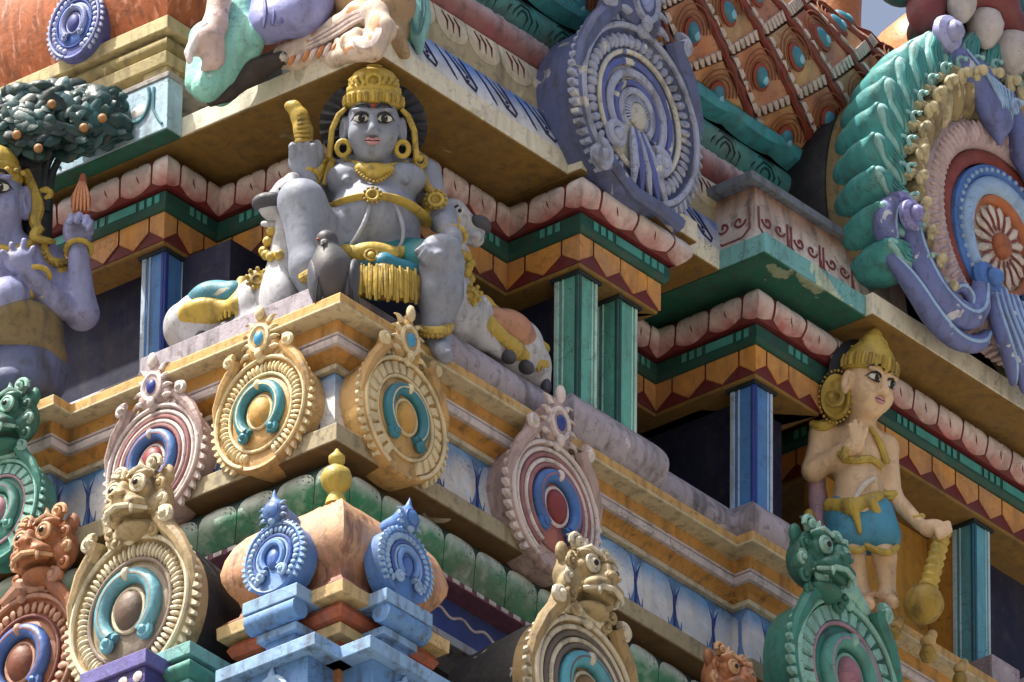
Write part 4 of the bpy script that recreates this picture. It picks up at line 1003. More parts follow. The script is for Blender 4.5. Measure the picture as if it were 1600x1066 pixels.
bl = obj('belly_band', T([(503, 340, .05), (516, 326, .13), (546, 313, .195), (588, 307, .216), (630, 315, .195), (658, 334, .13), (669, 352, .04)], [10, 11, 12, 13, 12, 11, 10], flat=.45, seg=10), YEL, god)
m = MB(); ringaxis(m, ST.p(582, 305, .238), RH*.018, UPZ*.018, .005, 18); obj('band_ring', m, YEL, bl)
for k in range(12):
    a = 2*PI*k/12; m = MB(); m.ball(ST.p(582, 305, .234)+RH*.028*math.sin(a)+UPZ*.028*math.cos(a), .006, 6, 5); obj('band_bead', m, YED, bl)
obj('sacred_thread', T([(606, 288, .13), (590, 296, .185), (579, 318, .21), (571, 345, .212), (556, 372, .19), (545, 386, .16)], [3, 3.6, 3.6, 3.6, 3, 3]), paint('a9afbc', rough=.5, grime=.2), god)
obj('sacred_thread', T([(600, 296, .18), (618, 320, .195), (630, 350, .19), (630, 375, .17), (622, 390, .15)], [3, 3, 3.6, 3, 3]), paint('a9afbc', rough=.5, grime=.2), god)
gd = clay('girdle', [C((533, 390, .13), (562, 397, .19), 11, 12, .02), C((562, 397, .19), (608, 399, .195), 12, 12, .02), C((608, 399, .195), (636, 393, .14), 12, 10, .02), E(583, 392, .20, 28, 12, .03, .02)], YEL, god, vox=.005)
m = MB(); ringaxis(m, ST.p(580, 399, .225), RH*.02, UPZ*.02, .005, 18); obj('buckle_ring', m, YED, gd)
m = MB(); m.ball(ST.p(580, 400, .22), .015, 10, 8); obj('buckle_knob', m, YEL, gd)
TLC = paint('1f7f86', rough=.45, grime=.35, chip=.06, chipc='8fc4c4'); TLB = paint('2a7f9a', rough=.4, grime=.2)
clay('shorts', [C((622, 412, .05), (662, 410, .13), 43, 37, .03), C((662, 410, .12), (650, 450, .08), 20, 16, .03), C((550, 420, .05), (490, 350, .14), 43, 38, .03), E(585, 420, .02, 76, 40, .13)], TLC, god, vox=.006)
clay('leg_drape', [C((452, 345, .14), (462, 400, .12), 14, 18, .03), C((462, 400, .12), (482, 450, .11), 18, 14, .03)], TLC, god, vox=.006)
fr = clay('front_cloth', [C((558, 414, .16), (600, 412, .20), 14, 15, .03), C((600, 412, .20), (642, 422, .17), 15, 13, .03)], TLB, god, vox=.006)
fb = clay('fringe_backing', [C((563, 430, .16), (600, 430, .205), 14, 16, .03), C((600, 430, .205), (645, 440, .165), 16, 14, .03), C((562, 452, .15), (600, 452, .195), 13, 14, .03), C((600, 452, .195), (645, 462, .155), 14, 12, .03)], YED, god, vox=.006)
for k in range(24):
    u = k/23; x = 557+92*u; b0 = .175+.055*math.sin(PI*u)
    obj('tassel', T([(x, 414+9*u*u+3*math.sin(k*2.1), b0+.015), (x+1.2*math.sin(k*3), 436+9*u, b0+.018), (x+1.5*math.sin(k*5.3), 462+9*u+5*math.sin(k*1.7), b0+.005)], [2.2, 3.0, 2.4], 6, sm=2), YEL if k % 3 else YED, fb)
for (cx, cy, b, w_, h_) in ((481, 277, .135, 17, 8), (707, 368, .11, 20, 8)):
    br = obj('bracelet', MB(), YEL, god) if False else None
    m = MB(); ringaxis(m, ST.p(cx, cy, b), RH*w_/500, TOW*w_/500*1.0+UPZ*.01, .0085, 20); br = obj('bracelet', m, YEL, god)
    for k in range(9):
        a = PI*(k/8)-PI/2; obj('bracelet_bead', MB().ball(ST.p(cx, cy, b)+RH*w_/480*math.sin(a)+(TOW*w_/480+UPZ*.01)*math.cos(a), .0085, 7, 5), YED if k % 2 else YEL, br)
al = clay('armlet', [C((668, 318, .045), (700, 330, .045), 10, 10, .02), E(680, 312, .065, 16, 17, .03, .02), C((664, 338, .04), (712, 345, .03), 8, 8, .02)], YEL, god, vox=.005)
m = MB(); ringaxis(m, ST.p(681, 312, .098), RH*.022, UPZ*.022, .006, 18); obj('armlet_ring', m, YEL, al)
for k in range(12):
    a = 2*PI*k/12; m = MB(); m.ball(ST.p(681, 312, .094)+RH*.034*math.sin(a)+UPZ*.034*math.cos(a), .0065, 6, 5); obj('armlet_bead', m, YED, al)
an = obj('anklet', T([(656, 514, .12), (668, 518, .155), (684, 519, .16), (698, 515, .14), (704, 510, .10)], [7, 8, 9, 8, 7]), YEL, god)
ST.beadobjs('anklet_bead', [(655, 522, .13), (670, 526, .16), (686, 526, .165), (702, 520, .13)], 4, 10, YED, an)
obj('anklet', T([(470, 436, .245), (482, 430, .26), (497, 420, .25), (506, 408, .22)], [8, 9, 9, 7]), YEL, god)
cl = clay('held_club', ST.chain([(476, 232, .17), (474, 205, .17), (468, 182, .175), (459, 168, .18), (452, 166, .18)], [13, 15, 14, 11, 8], .01), YEL, god, vox=.005)
for k in range(7): 
    obj('club_ridge', T([(456+10*math.sin(k*.5)*0+ (4 if k < 3 else 8), 222-7*k, .20), (474-k*.6, 219-7*k, .208), (488-k*1.2, 221-7*k, .19)], [2, 3, 2], 6, sm=1), YED, cl)
# ---- bulls
WHB = paint('bfc1c8', rough=.5, grime=.45, chip=.08, chipc='e6e6e2', crack=.2, bump=.15); MUZ = paint('4a4c58', rough=.5, grime=.4)
def bull(label, S, body, muzzle, eye, ear, blanket, border, hooves, beads, disc, cloth, trim, fringe):
    pb = S.p(*body[0][0][0], 0)
    th = thing('reclining_bull', pb*V3(1, 1, 0)+V3(0, 0, .08), label, 'statue', 'reclining bulls flanking the seated deity')
    bo = clay('body', [p for _, p in body], WHB, th, vox=.0055)
    clay('muzzle', muzzle, MUZ, bo, vox=.005)
    m = MB(); m.ell(S.p(*eye), (RH*.017, UPZ*.011, TOW*.008), 12, 7); obj('eye', m, EYE, bo)
    m = MB(); m.ell(S.p(eye[0], eye[1], eye[2]+.007), (RH*.010, UPZ*.009, TOW*.005), 10, 6); obj('pupil', m, PUP, bo)
    obj('brow_line', S.tube([(eye[0]-11, eye[1]+2, eye[2]+.002), (eye[0]-3, eye[1]-9, eye[2]+.008), (eye[0]+10, eye[1]-6, eye[2]+.002)], [1, 2.2, 1], 6), BLACK, bo)
    clay('ear', ear, WHB, bo, vox=.005)
    bk = clay('saddle_blanket', blanket, cloth, th, vox=.0055)
    clay('blanket_border', border, trim, bk, vox=.0055)
    q0, q1 = fringe
    for k in range(22):
        u = k/21; x, y, b = [q0[i]+(q1[i]-q0[i])*u for i in range(3)]
        obj('tassel', S.tube([(x, y-10, b), (x+1.5*math.sin(k*3.), y+3, b+.008), (x+2*math.sin(k*5.), y+15+3*math.sin(k*2.), b-.004)], [2.2, 3, 1.8], 6, sm=1), YEL if k % 3 else YED, bk)
    for h in hooves: clay('hoof', [h], MUZ, bo, vox=.004)
    S.beadobjs('neck_bell', beads, 8.5, 6, YEL, th)
    m = MB(); m.ell(S.p(*disc), (RH*.034, UPZ*.036, TOW*.012), 16, 6); d_ = obj('shoulder_disc', m, YEL, th)
    for k in range(9):
        a = 2*PI*k/9; obj('disc_bead', MB().ball(S.p(*disc)+RH*.034*math.sin(a)+UPZ*.036*math.cos(a)+TOW*.006, .008, 6, 5), YEL, d_)
    m = MB(); ringaxis(m, S.p(disc[0], disc[1], disc[2]+.012), RH*.016, UPZ*.016, .004, 14); obj('disc_ring', m, YED, d_)
    return th
SL = Sculptor(Frame(*P(400, 505, x=.17)[:2]), .00168, 400); e_, c_ = SL.E, SL.C
K = lambda p: ((p, ), p)
def wrapb(S, lst, ref): return [((ref,), p) for p in lst]
bull('white bull with teal and gold blanket lying left of the seated deity', SL,
     wrapb(SL, [e_(335, 497, 0, 66, 40, .10), e_(288, 512, 0, 34, 34, .09), e_(398, 480, .01, 34, 40, .10), e_(438, 475, .02, 36, 52, .10), c_((440, 450, .02), (452, 352, .05), 31, 22), c_((448, 308, .07), (416, 320, .12), 21, 15, .02), e_(450, 298, .07, 21, 17, .05), e_(458, 280, .06, 12, 8, .03, .02),
                e_(424, 333, .10, 15, 9, .035, .02), c_((400, 500, .07), (345, 522, .07), 14, 11), c_((345, 522, .07), (390, 520, .09), 11, 9), c_((300, 525, .06), (330, 532, .06), 16, 10)], (400, 500)),
     [e_(417, 315, .135, 20, 12, .035, .02), e_(403, 318, .145, 10, 9, .028, .01), e_(428, 312, .125, 13, 10, .03, .01)], (440, 295, .12), [c_((470, 300, .03), (485, 312, .02), 10, 5), c_((440, 352, .05), (412, 350, .08), 8, 5)],
     [e_(336, 474, .03, 44, 26, .10), c_((310, 478, .06), (365, 458, .07), 20, 20)], [e_(330, 496, .035, 54, 22, .10, .02), c_((300, 500, .085), (372, 476, .085), 13, 12), c_((372, 476, .09), (378, 440, .06), 11, 9), c_((276, 500, .06), (300, 465, .03), 10, 8)],
     [e_(352, 514, .10, 11, 9, .03, .01), e_(316, 528, .075, 12, 9, .03, .01)], [(424, 362, .10), (418, 378, .10), (411, 395, .09), (420, 402, .11), (436, 398, .11)], (402, 437, .11), paint('3f8fa5', rough=.5, grime=.4, chip=.1), YEL, ((284, 503, .095), (376, 474, .10)))
SR = Sculptor(Frame(*P(740, 545, y=.16)[:2]), -.00239, 740); e_, c_ = SR.E, SR.C
bull('white bull with pink and gold blanket lying right of the seated deity', SR,
     wrapb(SR, [e_(800, 545, 0, 52, 46, .10), e_(835, 575, 0, 28, 34, .08), e_(742, 505, .01, 32, 42, .10), e_(712, 485, -.01, 28, 50, .09), c_((708, 450, -.01), (704, 370, .0), 27, 22), c_((710, 338, .02), (744, 360, .07), 22, 15, .02), e_(704, 332, .01, 22, 18, .05),
                e_(742, 374, .075, 15, 10, .035, .02), c_((755, 530, .06), (790, 556, .07), 14, 11), c_((838, 570, .05), (852, 605, .04), 14, 9)], (745, 540)),
     [e_(746, 351, .085, 21, 12, .04, .02), e_(758, 356, .09, 10, 9, .028, .01)], (717, 329, .075), [c_((688, 330, 0), (676, 344, -.01), 10, 5), c_((722, 384, .03), (732, 394, .03), 7, 4)],
     [e_(795, 522, .035, 46, 30, .10, .02, -.5), c_((770, 500, .07), (830, 548, .07), 22, 20)], [c_((762, 505, .095), (800, 545, .10), 13, 14), c_((800, 545, .10), (846, 570, .075), 14, 13), c_((764, 480, .06), (850, 545, .02), 10, 10), c_((755, 470, .05), (760, 512, .095), 10, 10)],
     [e_(795, 558, .10, 13, 9, .03, .01, -.4), e_(822, 574, .09, 14, 9, .03, .01, -.4), e_(853, 604, .06, 9, 12, .025, .01)], [(722, 398, .09), (734, 402, .07), (736, 412, .07), (728, 424, .09), (735, 436, .06)], (735, 462, .10), paint('c08a6a', rough=.5, grime=.4, chip=.15), YEL, ((766, 508, .11), (846, 568, .095)))
# ---- pigeon
SP = Sculptor(Frame(.085, .09)); e_, c_ = SP.E, SP.C
pg = thing('pigeon', SP.p(520, 482, 0), 'dark grey pigeon perched on the ledge corner in front of the statue', 'bird')
pm = sculpt([e_(520, 440, .0, 36, 44, .085, .03), e_(516, 425, .025, 30, 34, .07, .03), c_((514, 405, .03), (512, 380, .03), 20, 15.5, .03), e_(510, 376, .035, 17, 14.5, .036, .012), c_((508, 379, .065), (502, 383, .085), 4.5, 1.6, .006), e_(532, 462, -.06, 26, 34, .10, .03), c_((540, 470, -.08), (552, 508, -.14), 18, 12, .03)], .0042)
zs = [v[2] for v in pm.v]; z0, z1 = min(zs), max(zs)
pm.g = [max(0., min(1., 1-abs((v[2]-z0)/(z1-z0)-.66)/.22)) for v in pm.v]
pb_ = obj('body', pm, paint('3c3e49', '33454a', rough=.5, grime=.1, spots=.0, bump=.2, crack=0), pg, angle=180, fix=False)
for s, (x, tl) in ((-1, (494, .14)), (1, (548, -.14))):
    w_ = clay('wing', [e_(x, 448, .0, 13, 40, .075, .02, tl), c_((x+s*1, 475, -.03), (x+s*2+6, 510, -.09), 9, 4, .02)], paint('4c4f5b', rough=.5, grime=.1, spots=.1, crack=0), pb_, vox=.0045)
    for q in range(4): obj('feather_edge', SP.tube([(x-4*s+q*2.2*s, 425+9*q, .074-.006*q), (x-1*s+q*1.8*s, 452+8*q, .070-.012*q), (x+2*s+q*1.5*s, 480+6*q, .045-.018*q)], [.8, 1.5, .8], 5, sm=2), paint('2a2c35', rough=.5, crack=0), w_)
    obj('wing_bar', SP.tube([(x-6*s, 478, .05), (x, 484, .04), (x+8*s, 486, .01)], [2, 4, 2], 6, .5), paint('22242c', rough=.5), w_)
clay('neck_sheen', [c_((515, 412, .034), (513, 394, .036), 22.5, 17.5, .02)], paint('3a5a58', '5a3f68', rough=.3, grime=0, spots=0), pb_, vox=.0045)
for s in (-1, 1):
    m = MB(); m.ball(SP.p(510+s*11.5-2, 374, .058), .0048, 8, 6); ey = obj('eye', m, paint('b8571c', rough=.2, grime=0, spots=0, bump=0), pb_)
    m = MB(); m.ball(SP.p(510+s*12-2, 374, .0615), .0027, 6, 5); obj('pupil', m, PUP, pb_)
    obj('leg', SP.tube([(520+s*12, 470, .03), (520+s*12, 484, .03), (518+s*12, 487, .06)], [4, 3, 2.5], 6, sm=1), paint('8a3a38', rough=.5), pb_)
clay('cere', [e_(505.5, 378.5, .072, 4.5, 3.4, .012, .004)], paint('c9c9cc', rough=.5), pb_, vox=.002)
# ---- left blue deity, cut by the frame
SD = Sculptor(Frame(*P(70, 600, x=.06)[:2])); E, C, T = SD.E, SD.C, SD.tube
BLS = paint('8d93c0', rough=.5, grime=.4, chip=.05, spots=.2, crack=.15, bump=.16)
dv = thing('seated_statue', SD.p(40, 612, 0)*V3(1, 1, 0), 'lilac blue seated deity with raised hand holding an orange bud, cut at the left edge', 'statue')
H2 = HF(SD.p(-14, 318, .10), -.12, math.radians(18), 1.16)
pr = headprims(H2)+[C((10, 375, .06), (2, 350, .09), 30, 28), E(15, 435, .02, 80, 55, .11, .04), E(5, 400, .02, 80, 24, .09, .03), E(20, 490, .02, 66, 44, .11, .04),
    E(72, 408, 0, 26, 26, .06), C((74, 410, 0), (128, 490, .05), 26, 25, .03), C((128, 490, .05), (123, 400, .11), 25, 17, .03), E(123, 366, .12, 22, 26, .03, .02), E(106, 360, .125, 8, 20, .02, .012),
    C((-30, 420, .0), (90, 478, .10), 20, 20, .03), C((90, 478, .10), (45, 425, .18), 20, 15, .03), E(30, 408, .19, 24, 18, .035, .02),
    E(12, 470, .16, 32, 32, .07, .03), C((10, 470, .15), (-40, 520, .1), 34, 34, .03)]
for x, y, x2, y2 in ((112, 345, 112, 338), (122, 342, 124, 336), (131, 345, 136, 340), (140, 355, 142, 348)): pr += [C((x, y+8, .14), (x2, y2, .155), 7, 5.5, .006), C((x2, y2, .155), (x2-4, y2+10, .175), 5.5, 5, .004)]
for x, y, x2, y2 in ((22, 400, 18, 382), (34, 398, 38, 376), (14, 406, 4, 394), (42, 405, 52, 388)): pr += [C((x, y, .20), (x2, y2, .215), 6.5, 5, .006)]
bd = clay('body', pr, BLS, dv, vox=.006); facial(H2, bd, gaze=.0)
cr = MB(); cr.lathe(H2(0, .0, -.004), prof, 28, (H2.a, H2.c*1.05, H2.b)); cw = obj('crown', cr, YEL, dv, angle=50)
for k in range(20):
    a = 2*PI*k/20; d = H2.a*math.sin(a)*.118+H2.c*math.cos(a)*.122
    obj('crown_bead', MB().ball(H2(0, .075, -.004)+d*.98, .010, 7, 5), YED if k % 2 else YEL, cw)
rows = []
for i in range(7):
    r = i/6; rows.append([H2(0, .03, -.05)+(H2.a*math.sin(2*PI*k/80)*.17+H2.b*math.cos(2*PI*k/80)*.16)*r+H2.c*(.03*(1-r**3)+.007*math.cos(k*2*PI/4)*min(1, 2*r)) for k in range(80)])
rows.append([H2(0, .03, -.05)+(H2.a*math.sin(2*PI*k/80)*.17+H2.b*math.cos(2*PI*k/80)*.16)*.6-H2.c*.04 for k in range(80)])
obj('hair', MB().grid(rows, close=True, cap=True), paint('20232c', rough=.55, grime=.2, spots=.1), dv, angle=60)
for pts, r in (([(40, 268, .10), (52, 300, .10), (60, 325, .09), (52, 350, .10), (66, 362, .10)], [8, 10, 12, 9, 5]), ([(58, 360, .11), (50, 372, .12), (70, 376, .10), (86, 378, .08)], [9, 8, 6, 3]), ([(62, 300, .09), (74, 296, .09), (80, 305, .09), (70, 312, .09)], [4, 7, 6, 4])):
    obj('gold_strand', T(pts, r), YEL, dv)
obj('necklace', T([(-10, 385, .12), (20, 392, .13), (50, 380, .10), (66, 370, .07)], [6, 7, 7, 5]), YEL, dv)
obj('shoulder_band', T([(66, 372, .06), (70, 400, .09), (84, 412, .08), (106, 410, .05)], [7, 8, 8, 6]), YEL, dv)
SD.beadobjs('band_bead', [(66, 376, .08), (70, 402, .11), (86, 414, .10), (104, 412, .07)], 4, 9, YED, dv)
for (cx, cy, b, w_) in ((123, 390, .115, 20), (58, 432, .165, 20)):
    m = MB(); ringaxis(m, SD.p(cx, cy, b), RH*w_/500, TOW*w_/500+UPZ*.012, .009, 20); obj('bracelet', m, YEL, dv)
clay('waist_band', [C((-20, 462, .12), (40, 458, .14), 10, 11, .02), C((40, 458, .14), (74, 470, .06), 11, 9, .02)], YEL, dv, vox=.006)
clay('chest_ornament', [E(96, 428, .045, 16, 12, .03, .01), E(92, 436, .05, 9, 9, .02, .01)], YEL, dv, vox=.005)
clay('skirt', [E(40, 520, .06, 62, 44, .12, .04), C((20, 500, .14), (70, 560, .06), 40, 36, .04)], paint('7a6a3a', 'a5733a', rough=.6, grime=.6), dv, vox=.007)
clay('seat_cushion', [E(40, 585, .02, 70, 50, .14, .04), E(25, 612, .05, 70, 30, .12, .04)], paint('59648c', rough=.6, grime=.7, chip=.1, chipc='b9b9ac'), dv, vox=.008)
fl = clay('flame_bud', [E(126, 318, .125, 14, 20, .03, .02), C((126, 310, .125), (130, 275, .125), 12, 5, .02), E(118, 312, .135, 6, 12, .02, .01), E(136, 316, .13, 6, 14, .02, .01), C((124, 345, .12), (126, 325, .125), 8, 10, .01)], paint('b5633f', rough=.5, grime=.3), dv, vox=.005)
for k in range(5): obj('bud_ridge', T([(114+6*k, 330, .15), (116+5.5*k, 305, .158), (124+2*k, 284, .145)], [1.5, 3, 1.2], 6, sm=2), paint('c98a62', rough=.5), fl)
# ---- sculpted tree above it
tr = Sculptor(Frame(*P(90, 200, x=-.02)[:2]))
tree = thing('sculpted_tree', tr.p(30, 300, -.05), 'dark green plaster tree canopy with round orange fruit above the left deity', 'tree')
rnd = random.Random(3)
pr = []
for k in range(46):
    a = rnd.uniform(0, 2*PI); r = math.sqrt(rnd.random())
    x, y = 85+105*r*math.cos(a), 188+46*r*math.sin(a)-12*math.cos(a*1.0)*0; pr.append(tr.E(x, y, rnd.uniform(-.04, .05), rnd.uniform(16, 30), rnd.uniform(10, 20), rnd.uniform(.04, .07), .015, rnd.uniform(-.8, .8)))
crn = clay('crown', pr, paint('0f3a3a', rough=.35, grime=.3, spots=.1, bump=.5), tree, vox=.007)
lf = paint('123f40', rough=.35, grime=.3, spots=.1); lf2 = paint('205258', rough=.35, grime=.3, spots=.1); lf3 = paint('0c2c2e', rough=.4, grime=.2, spots=.1)
for k in range(170):
    a = rnd.uniform(0, 2*PI); r = math.sqrt(rnd.random())*1.02
    x, y = 85+112*r*math.cos(a), 188+56*r*math.sin(a); b = .115*math.sqrt(max(0, 1.05-r*r))
    an = rnd.uniform(-1.2, 1.2); ln, wd = rnd.uniform(.03, .06), rnd.uniform(.018, .03)
    ax1 = (RH*math.cos(an)+UPZ*math.sin(an))+TOW*rnd.uniform(-.3, .5); ax2 = UPZ*math.cos(an)-RH*math.sin(an)+TOW*rnd.uniform(-.4, .4)
    obj('leaf', MB().ell(tr.p(x, y, b-.01), (ax1*ln, ax2*wd, TOW*.012), 8, 5), (lf, lf2, lf3, lf)[k % 4], crn)
for x, y in ((81, 163), (131, 200), (26, 211), (60, 232), (160, 185)): obj('fruit', MB().ball(tr.p(x, y, .125), .0155, 12, 9), paint('b07c48', rough=.5, grime=.4), tree)
obj('trunk', tr.tube([(40, 215, -.03), (45, 260, -.06), (62, 300, -.07), (60, 380, -.08), (60, 590, -.08)], [22, 26, 24, 22, 24], 10), paint('1c2430', rough=.6, grime=.4), tree)
for k in range(5): obj('branch', tr.tube([(48+6*k, 275+k*14, -.04), (38+12*k, 240, -.02), (20+36*k, 205, .0)], [7, 6, 4], 7), paint('1c2a34', rough=.6, grime=.4), tree)
# ---- standing deity with mace
SS = Sculptor(Frame(*(P(1360, 940, z=.0)[:2]))); E, C, T = SS.E, SS.C, SS.tube
PCH = paint('e2c096', rough=.5, grime=.28, chip=.08, chipc='ece0c8', spots=.2, crack=.2, bump=.16)
sg = thing('standing_statue', SS.p(1360, 940, 0), 'peach skinned standing statue with gold crown, blue shorts and a mace', 'statue')
H3 = HF(SS.p(1353, 610, .07), .72, math.radians(14), .90)
pr = headprims(H3)+[C((1340, 680, .0), (1346, 648, .04), 24, 23), E(1334, 690, .0, 50, 26, .075, .03), E(1338, 722, .02, 44, 36, .08, .04), E(1342, 765, .03, 40, 30, .08, .05), E(1340, 800, .02, 46, 34, .085, .04),
    E(1286, 680, .0, 22, 22, .05), C((1284, 682, 0), (1272, 735, .02), 20, 19, .02), C((1272, 735, .02), (1326, 700, .11), 19, 13, .02), E(1338, 690, .115, 14, 20, .022, .015),
    E(1384, 700, -.01, 20, 20, .05), C((1386, 702, -.01), (1394, 775, .0), 18, 16, .02), C((1394, 775, .0), (1438, 820, .07), 15, 11, .02), E(1458, 826, .09, 24, 14, .03, .02),
    C((1318, 810, .02), (1332, 868, .03), 32, 22, .01), C((1332, 868, .03), (1345, 930, .01), 22, 13, .008), C((1370, 810, .02), (1382, 870, .03), 28, 20, .01), C((1382, 870, .03), (1388, 932, .01), 20, 12, .008), E(1332, 868, .045, 15, 12, .04, .02), E(1382, 870, .045, 14, 12, .04, .02),
    C((1350, 935, .01), (1358, 945, .07), 14, 10), C((1385, 936, .01), (1396, 942, .07), 14, 10)]
for x, y, x2, y2 in ((1330, 678, 1328, 664), (1336, 674, 1336, 658), (1343, 676, 1345, 661), (1349, 682, 1354, 670)): pr += [C((x, y, .12), (x2, y2, .125), 5.4, 4, .005)]
for x, y, x2, y2 in ((1470, 822, 1474, 838), (1476, 820, 1480, 834), (1463, 826, 1467, 840), (1481, 818, 1485, 830)): pr += [C((x, y, .11), (x2, y2, .125), 5.4, 4.2, .005)]
bd = clay('body', pr, PCH, sg, vox=.0056); facial(H3, bd, gaze=.004)
cr = MB(); cr.lathe(H3(0, .014, -.004), [(.092, .040), (.100, .047), (.103, .072), (.100, .095), (.09, .115), (.075, .14), (.058, .16), (.05, .18), (.034, .195), (.022, .215), (.004, .235)], 28, (H3.a*.9, H3.c*.95, H3.b*.9)); cw = obj('crown', cr, YEL, sg, angle=50)
for k in range(26):
    a = 2*PI*k/26; d = H3.a*math.sin(a)*.092+H3.c*math.cos(a)*.097
    obj('crown_flute', MB().tube([H3(0, .064, -.004)+d*.99, H3(0, .089, -.004)+d*1.02, H3(0, .112, -.004)+d*.97], .007, 6), YED if k % 2 else YEL, cw)
obj('plume', T([(1352, 560, .09), (1358, 545, .09), (1352, 530, .085), (1360, 518, .08)], [7, 9, 7, 2]), YEL, cw)
obj('plume', T([(1350, 556, .09), (1340, 545, .09), (1325, 542, .085)], [7, 6, 2]), YEL, cw)
obj('plume', T([(1360, 558, .09), (1368, 548, .09), (1366, 530, .085)], [6, 6, 2]), YEL, cw)
G = HF(SS.p(1306, 620, .10), -.35, .1, 1.12)
m = MB(); m.lathe(G(0, 0, -.012), [(.002, .0), (.078, .0), (.084, .012), (.078, .024), (.064, .02), (.058, .012), (.002, .016)], 28, (G.a*.62, G.b, G.c)); er = obj('ear_disc', m, YEL, sg, angle=50)
for k in range(30):
    a = 2*PI*k/30; obj('disc_tooth', MB().ball(G(.052*math.sin(a), .084*math.cos(a), .0), .0055, 6, 4), YEL if k % 2 else YED, er)
m = MB(); volute(m, G, .0, -.02, .03, 1, 1.4, .009, .012); obj('disc_scroll', m, YED, er)
rows = []
for i in range(6):
    r = i/5; rows.append([H3(0, .05, -.07)+(H3.a*math.sin(2*PI*k/30)*.12+H3.b*math.cos(2*PI*k/30)*.14)*r+H3.c*(.03*(1-r**3)) for k in range(30)])
rows.append([H3(0, .05, -.07)+(H3.a*math.sin(2*PI*k/30)*.12+H3.b*math.cos(2*PI*k/30)*.14)*.6-H3.c*.05 for k in range(30)])
obj('hair', MB().grid(rows, close=True, cap=True), BLACK, sg)
obj('sideburn', T([(1333, 590, .11), (1332, 605, .12), (1336, 614, .125)], [3, 3, 2]), BLACK, bd)
for pts, r in (([(1268, 662, .03), (1285, 668, .06), (1304, 660, .05)], [6, 9, 7]), ([(1312, 706, .10), (1318, 716, .12), (1322, 700, .125)], [7, 8, 6]), ([(1316, 718, .09), (1340, 720, .105), (1362, 716, .09), (1378, 730, .06)], [6, 7, 7, 6]), ([(1360, 668, .07), (1372, 685, .07), (1380, 705, .06), (1386, 725, .05)], [4, 5, 6, 5]), ([(1378, 770, .03), (1388, 776, .04), (1400, 772, .03)], [7, 9, 7]), ([(1424, 806, .06), (1434, 812, .08), (1442, 806, .06)], [5, 6, 5])):
    obj('gold_band', T(pts, r), YEL, sg)
obj('waist_cord', T([(1330, 792, .10), (1340, 770, .115), (1352, 755, .115), (1366, 748, .10)], [4, 5, 5, 4]), paint('d8cfc4', rough=.5, grime=.3), sg)
clay('sash', [C((1298, 790, .06), (1330, 792, .105), 13, 13, .02), C((1330, 792, .105), (1372, 776, .08), 13, 10, .02), C((1334, 792, .11), (1344, 832, .105), 9, 4, .012), C((1362, 786, .095), (1392, 836, .05), 9, 6, .012)], YEL, sg, vox=.0055)
SHB = paint('3f93b5', rough=.45, grime=.3)
so_ = clay('shorts', [C((1322, 806, .02), (1332, 838, .03), 38, 37, .03), C((1364, 806, .02), (1376, 838, .03), 36, 34, .03)], SHB, sg, vox=.006)
for pts, r in (([(1294, 838, .06), (1314, 856, .10), (1340, 862, .11), (1352, 856, .09)], [5, 6, 6, 5]), ([(1352, 852, .10), (1372, 862, .11), (1392, 864, .09), (1402, 854, .05)], [5, 6, 6, 5])): obj('hem', T(pts, r), YEL, so_)
clay('drapery', [C((1275, 745, -.02), (1278, 780, -.02), 16, 14, .02), C((1278, 780, -.02), (1282, 860, -.03), 14, 22, .02)], paint('b08a98', 'cdb9c2', rough=.5, grime=.3), sg, vox=.006)
clay('drapery_knob', [E(1264, 812, .02, 11, 16, .03, .01)], YEL, sg, vox=.005)
for b in ((1384, 930), (1352, 928)): obj('anklet', T([(b[0]-16, b[1], .03), (b[0], b[1]+6, .06), (b[0]+15, b[1], .03)], [5, 7, 5]), paint('c9a27c', rough=.5, grime=.3), sg)
mace = thing('mace', SS.p(1443, 975, .08), 'yellow ribbed mace with round head held by the standing statue', 'mace')
m = MB(); ax_ = SS.p(1472, 838, .09)-SS.p(1450, 918, .085); L_ = np.linalg.norm(ax_); u_ = ax_/L_; w1 = np.cross(u_, TOW); w1 /= np.linalg.norm(w1); w2 = np.cross(u_, w1)
hp = []
for k in range(25): 
    hp.append((.026+.004*math.sin(k*1.9)+.004*(1-k/24), L_*1.06*k/24))
m.lathe(SS.p(1450, 918, .085), hp, 18, (w1, w2, u_)); obj('handle', m, YEL, mace, angle=60)
rows = []
cb_ = SS.p(1443, 944, .085)
for i in range(19):
    ph = PI*i/18; rows.append([cb_+(w1*math.cos(2*PI*k/48)+w2*math.sin(2*PI*k/48))*.066*max(math.sin(ph), .02)*(1+.02*math.cos(k*2*PI/4))+u_*.068*math.cos(ph) for k in range(48)])
obj('round_head', MB().grid(rows, close=True, cap=True), YED, mace, angle=180)
# ------------------------------------------------------------------ great horseshoe gable at the right
BC = P(1557, 380, y=-.22); GF = Face('R', BC, 1.0)
gb = thing('great_medallion', GF(0, -.62, 0), 'large horseshoe gable with lotus centre, cream scrolls and teal leaf rim, right edge', 'ornament')
CRS, CRD = paint('c9bd93', rough=.5, grime=.5), paint('9a8a60', rough=.5, grime=.55)
TLF, TLL = paint('3f9a9a', rough=.45, grime=.4), paint('8fc6c4', rough=.45, grime=.35)
PKR, MRR = paint('cdb6ba', rough=.5, grime=.35), paint('8f3f34', rough=.5, grime=.35)
BL1, BL2, VIO = paint('4a7fcc', rough=.45, grime=.3), paint('9cc0e8', rough=.45, grime=.25), paint('6a78b4', rough=.5, grime=.45, chip=.38, chipc='c4c8d6', chipscale=12.)
ey = 1.02
obj('gable_body', bandmb(GF, [(0, -.30), (.60, -.30), (.66, -.22), (.67, -.06), (.62, -.02), (0, -.02)], t0=-2.05, t1=2.05, ey=ey, seg=72), CRD, gb, angle=50)
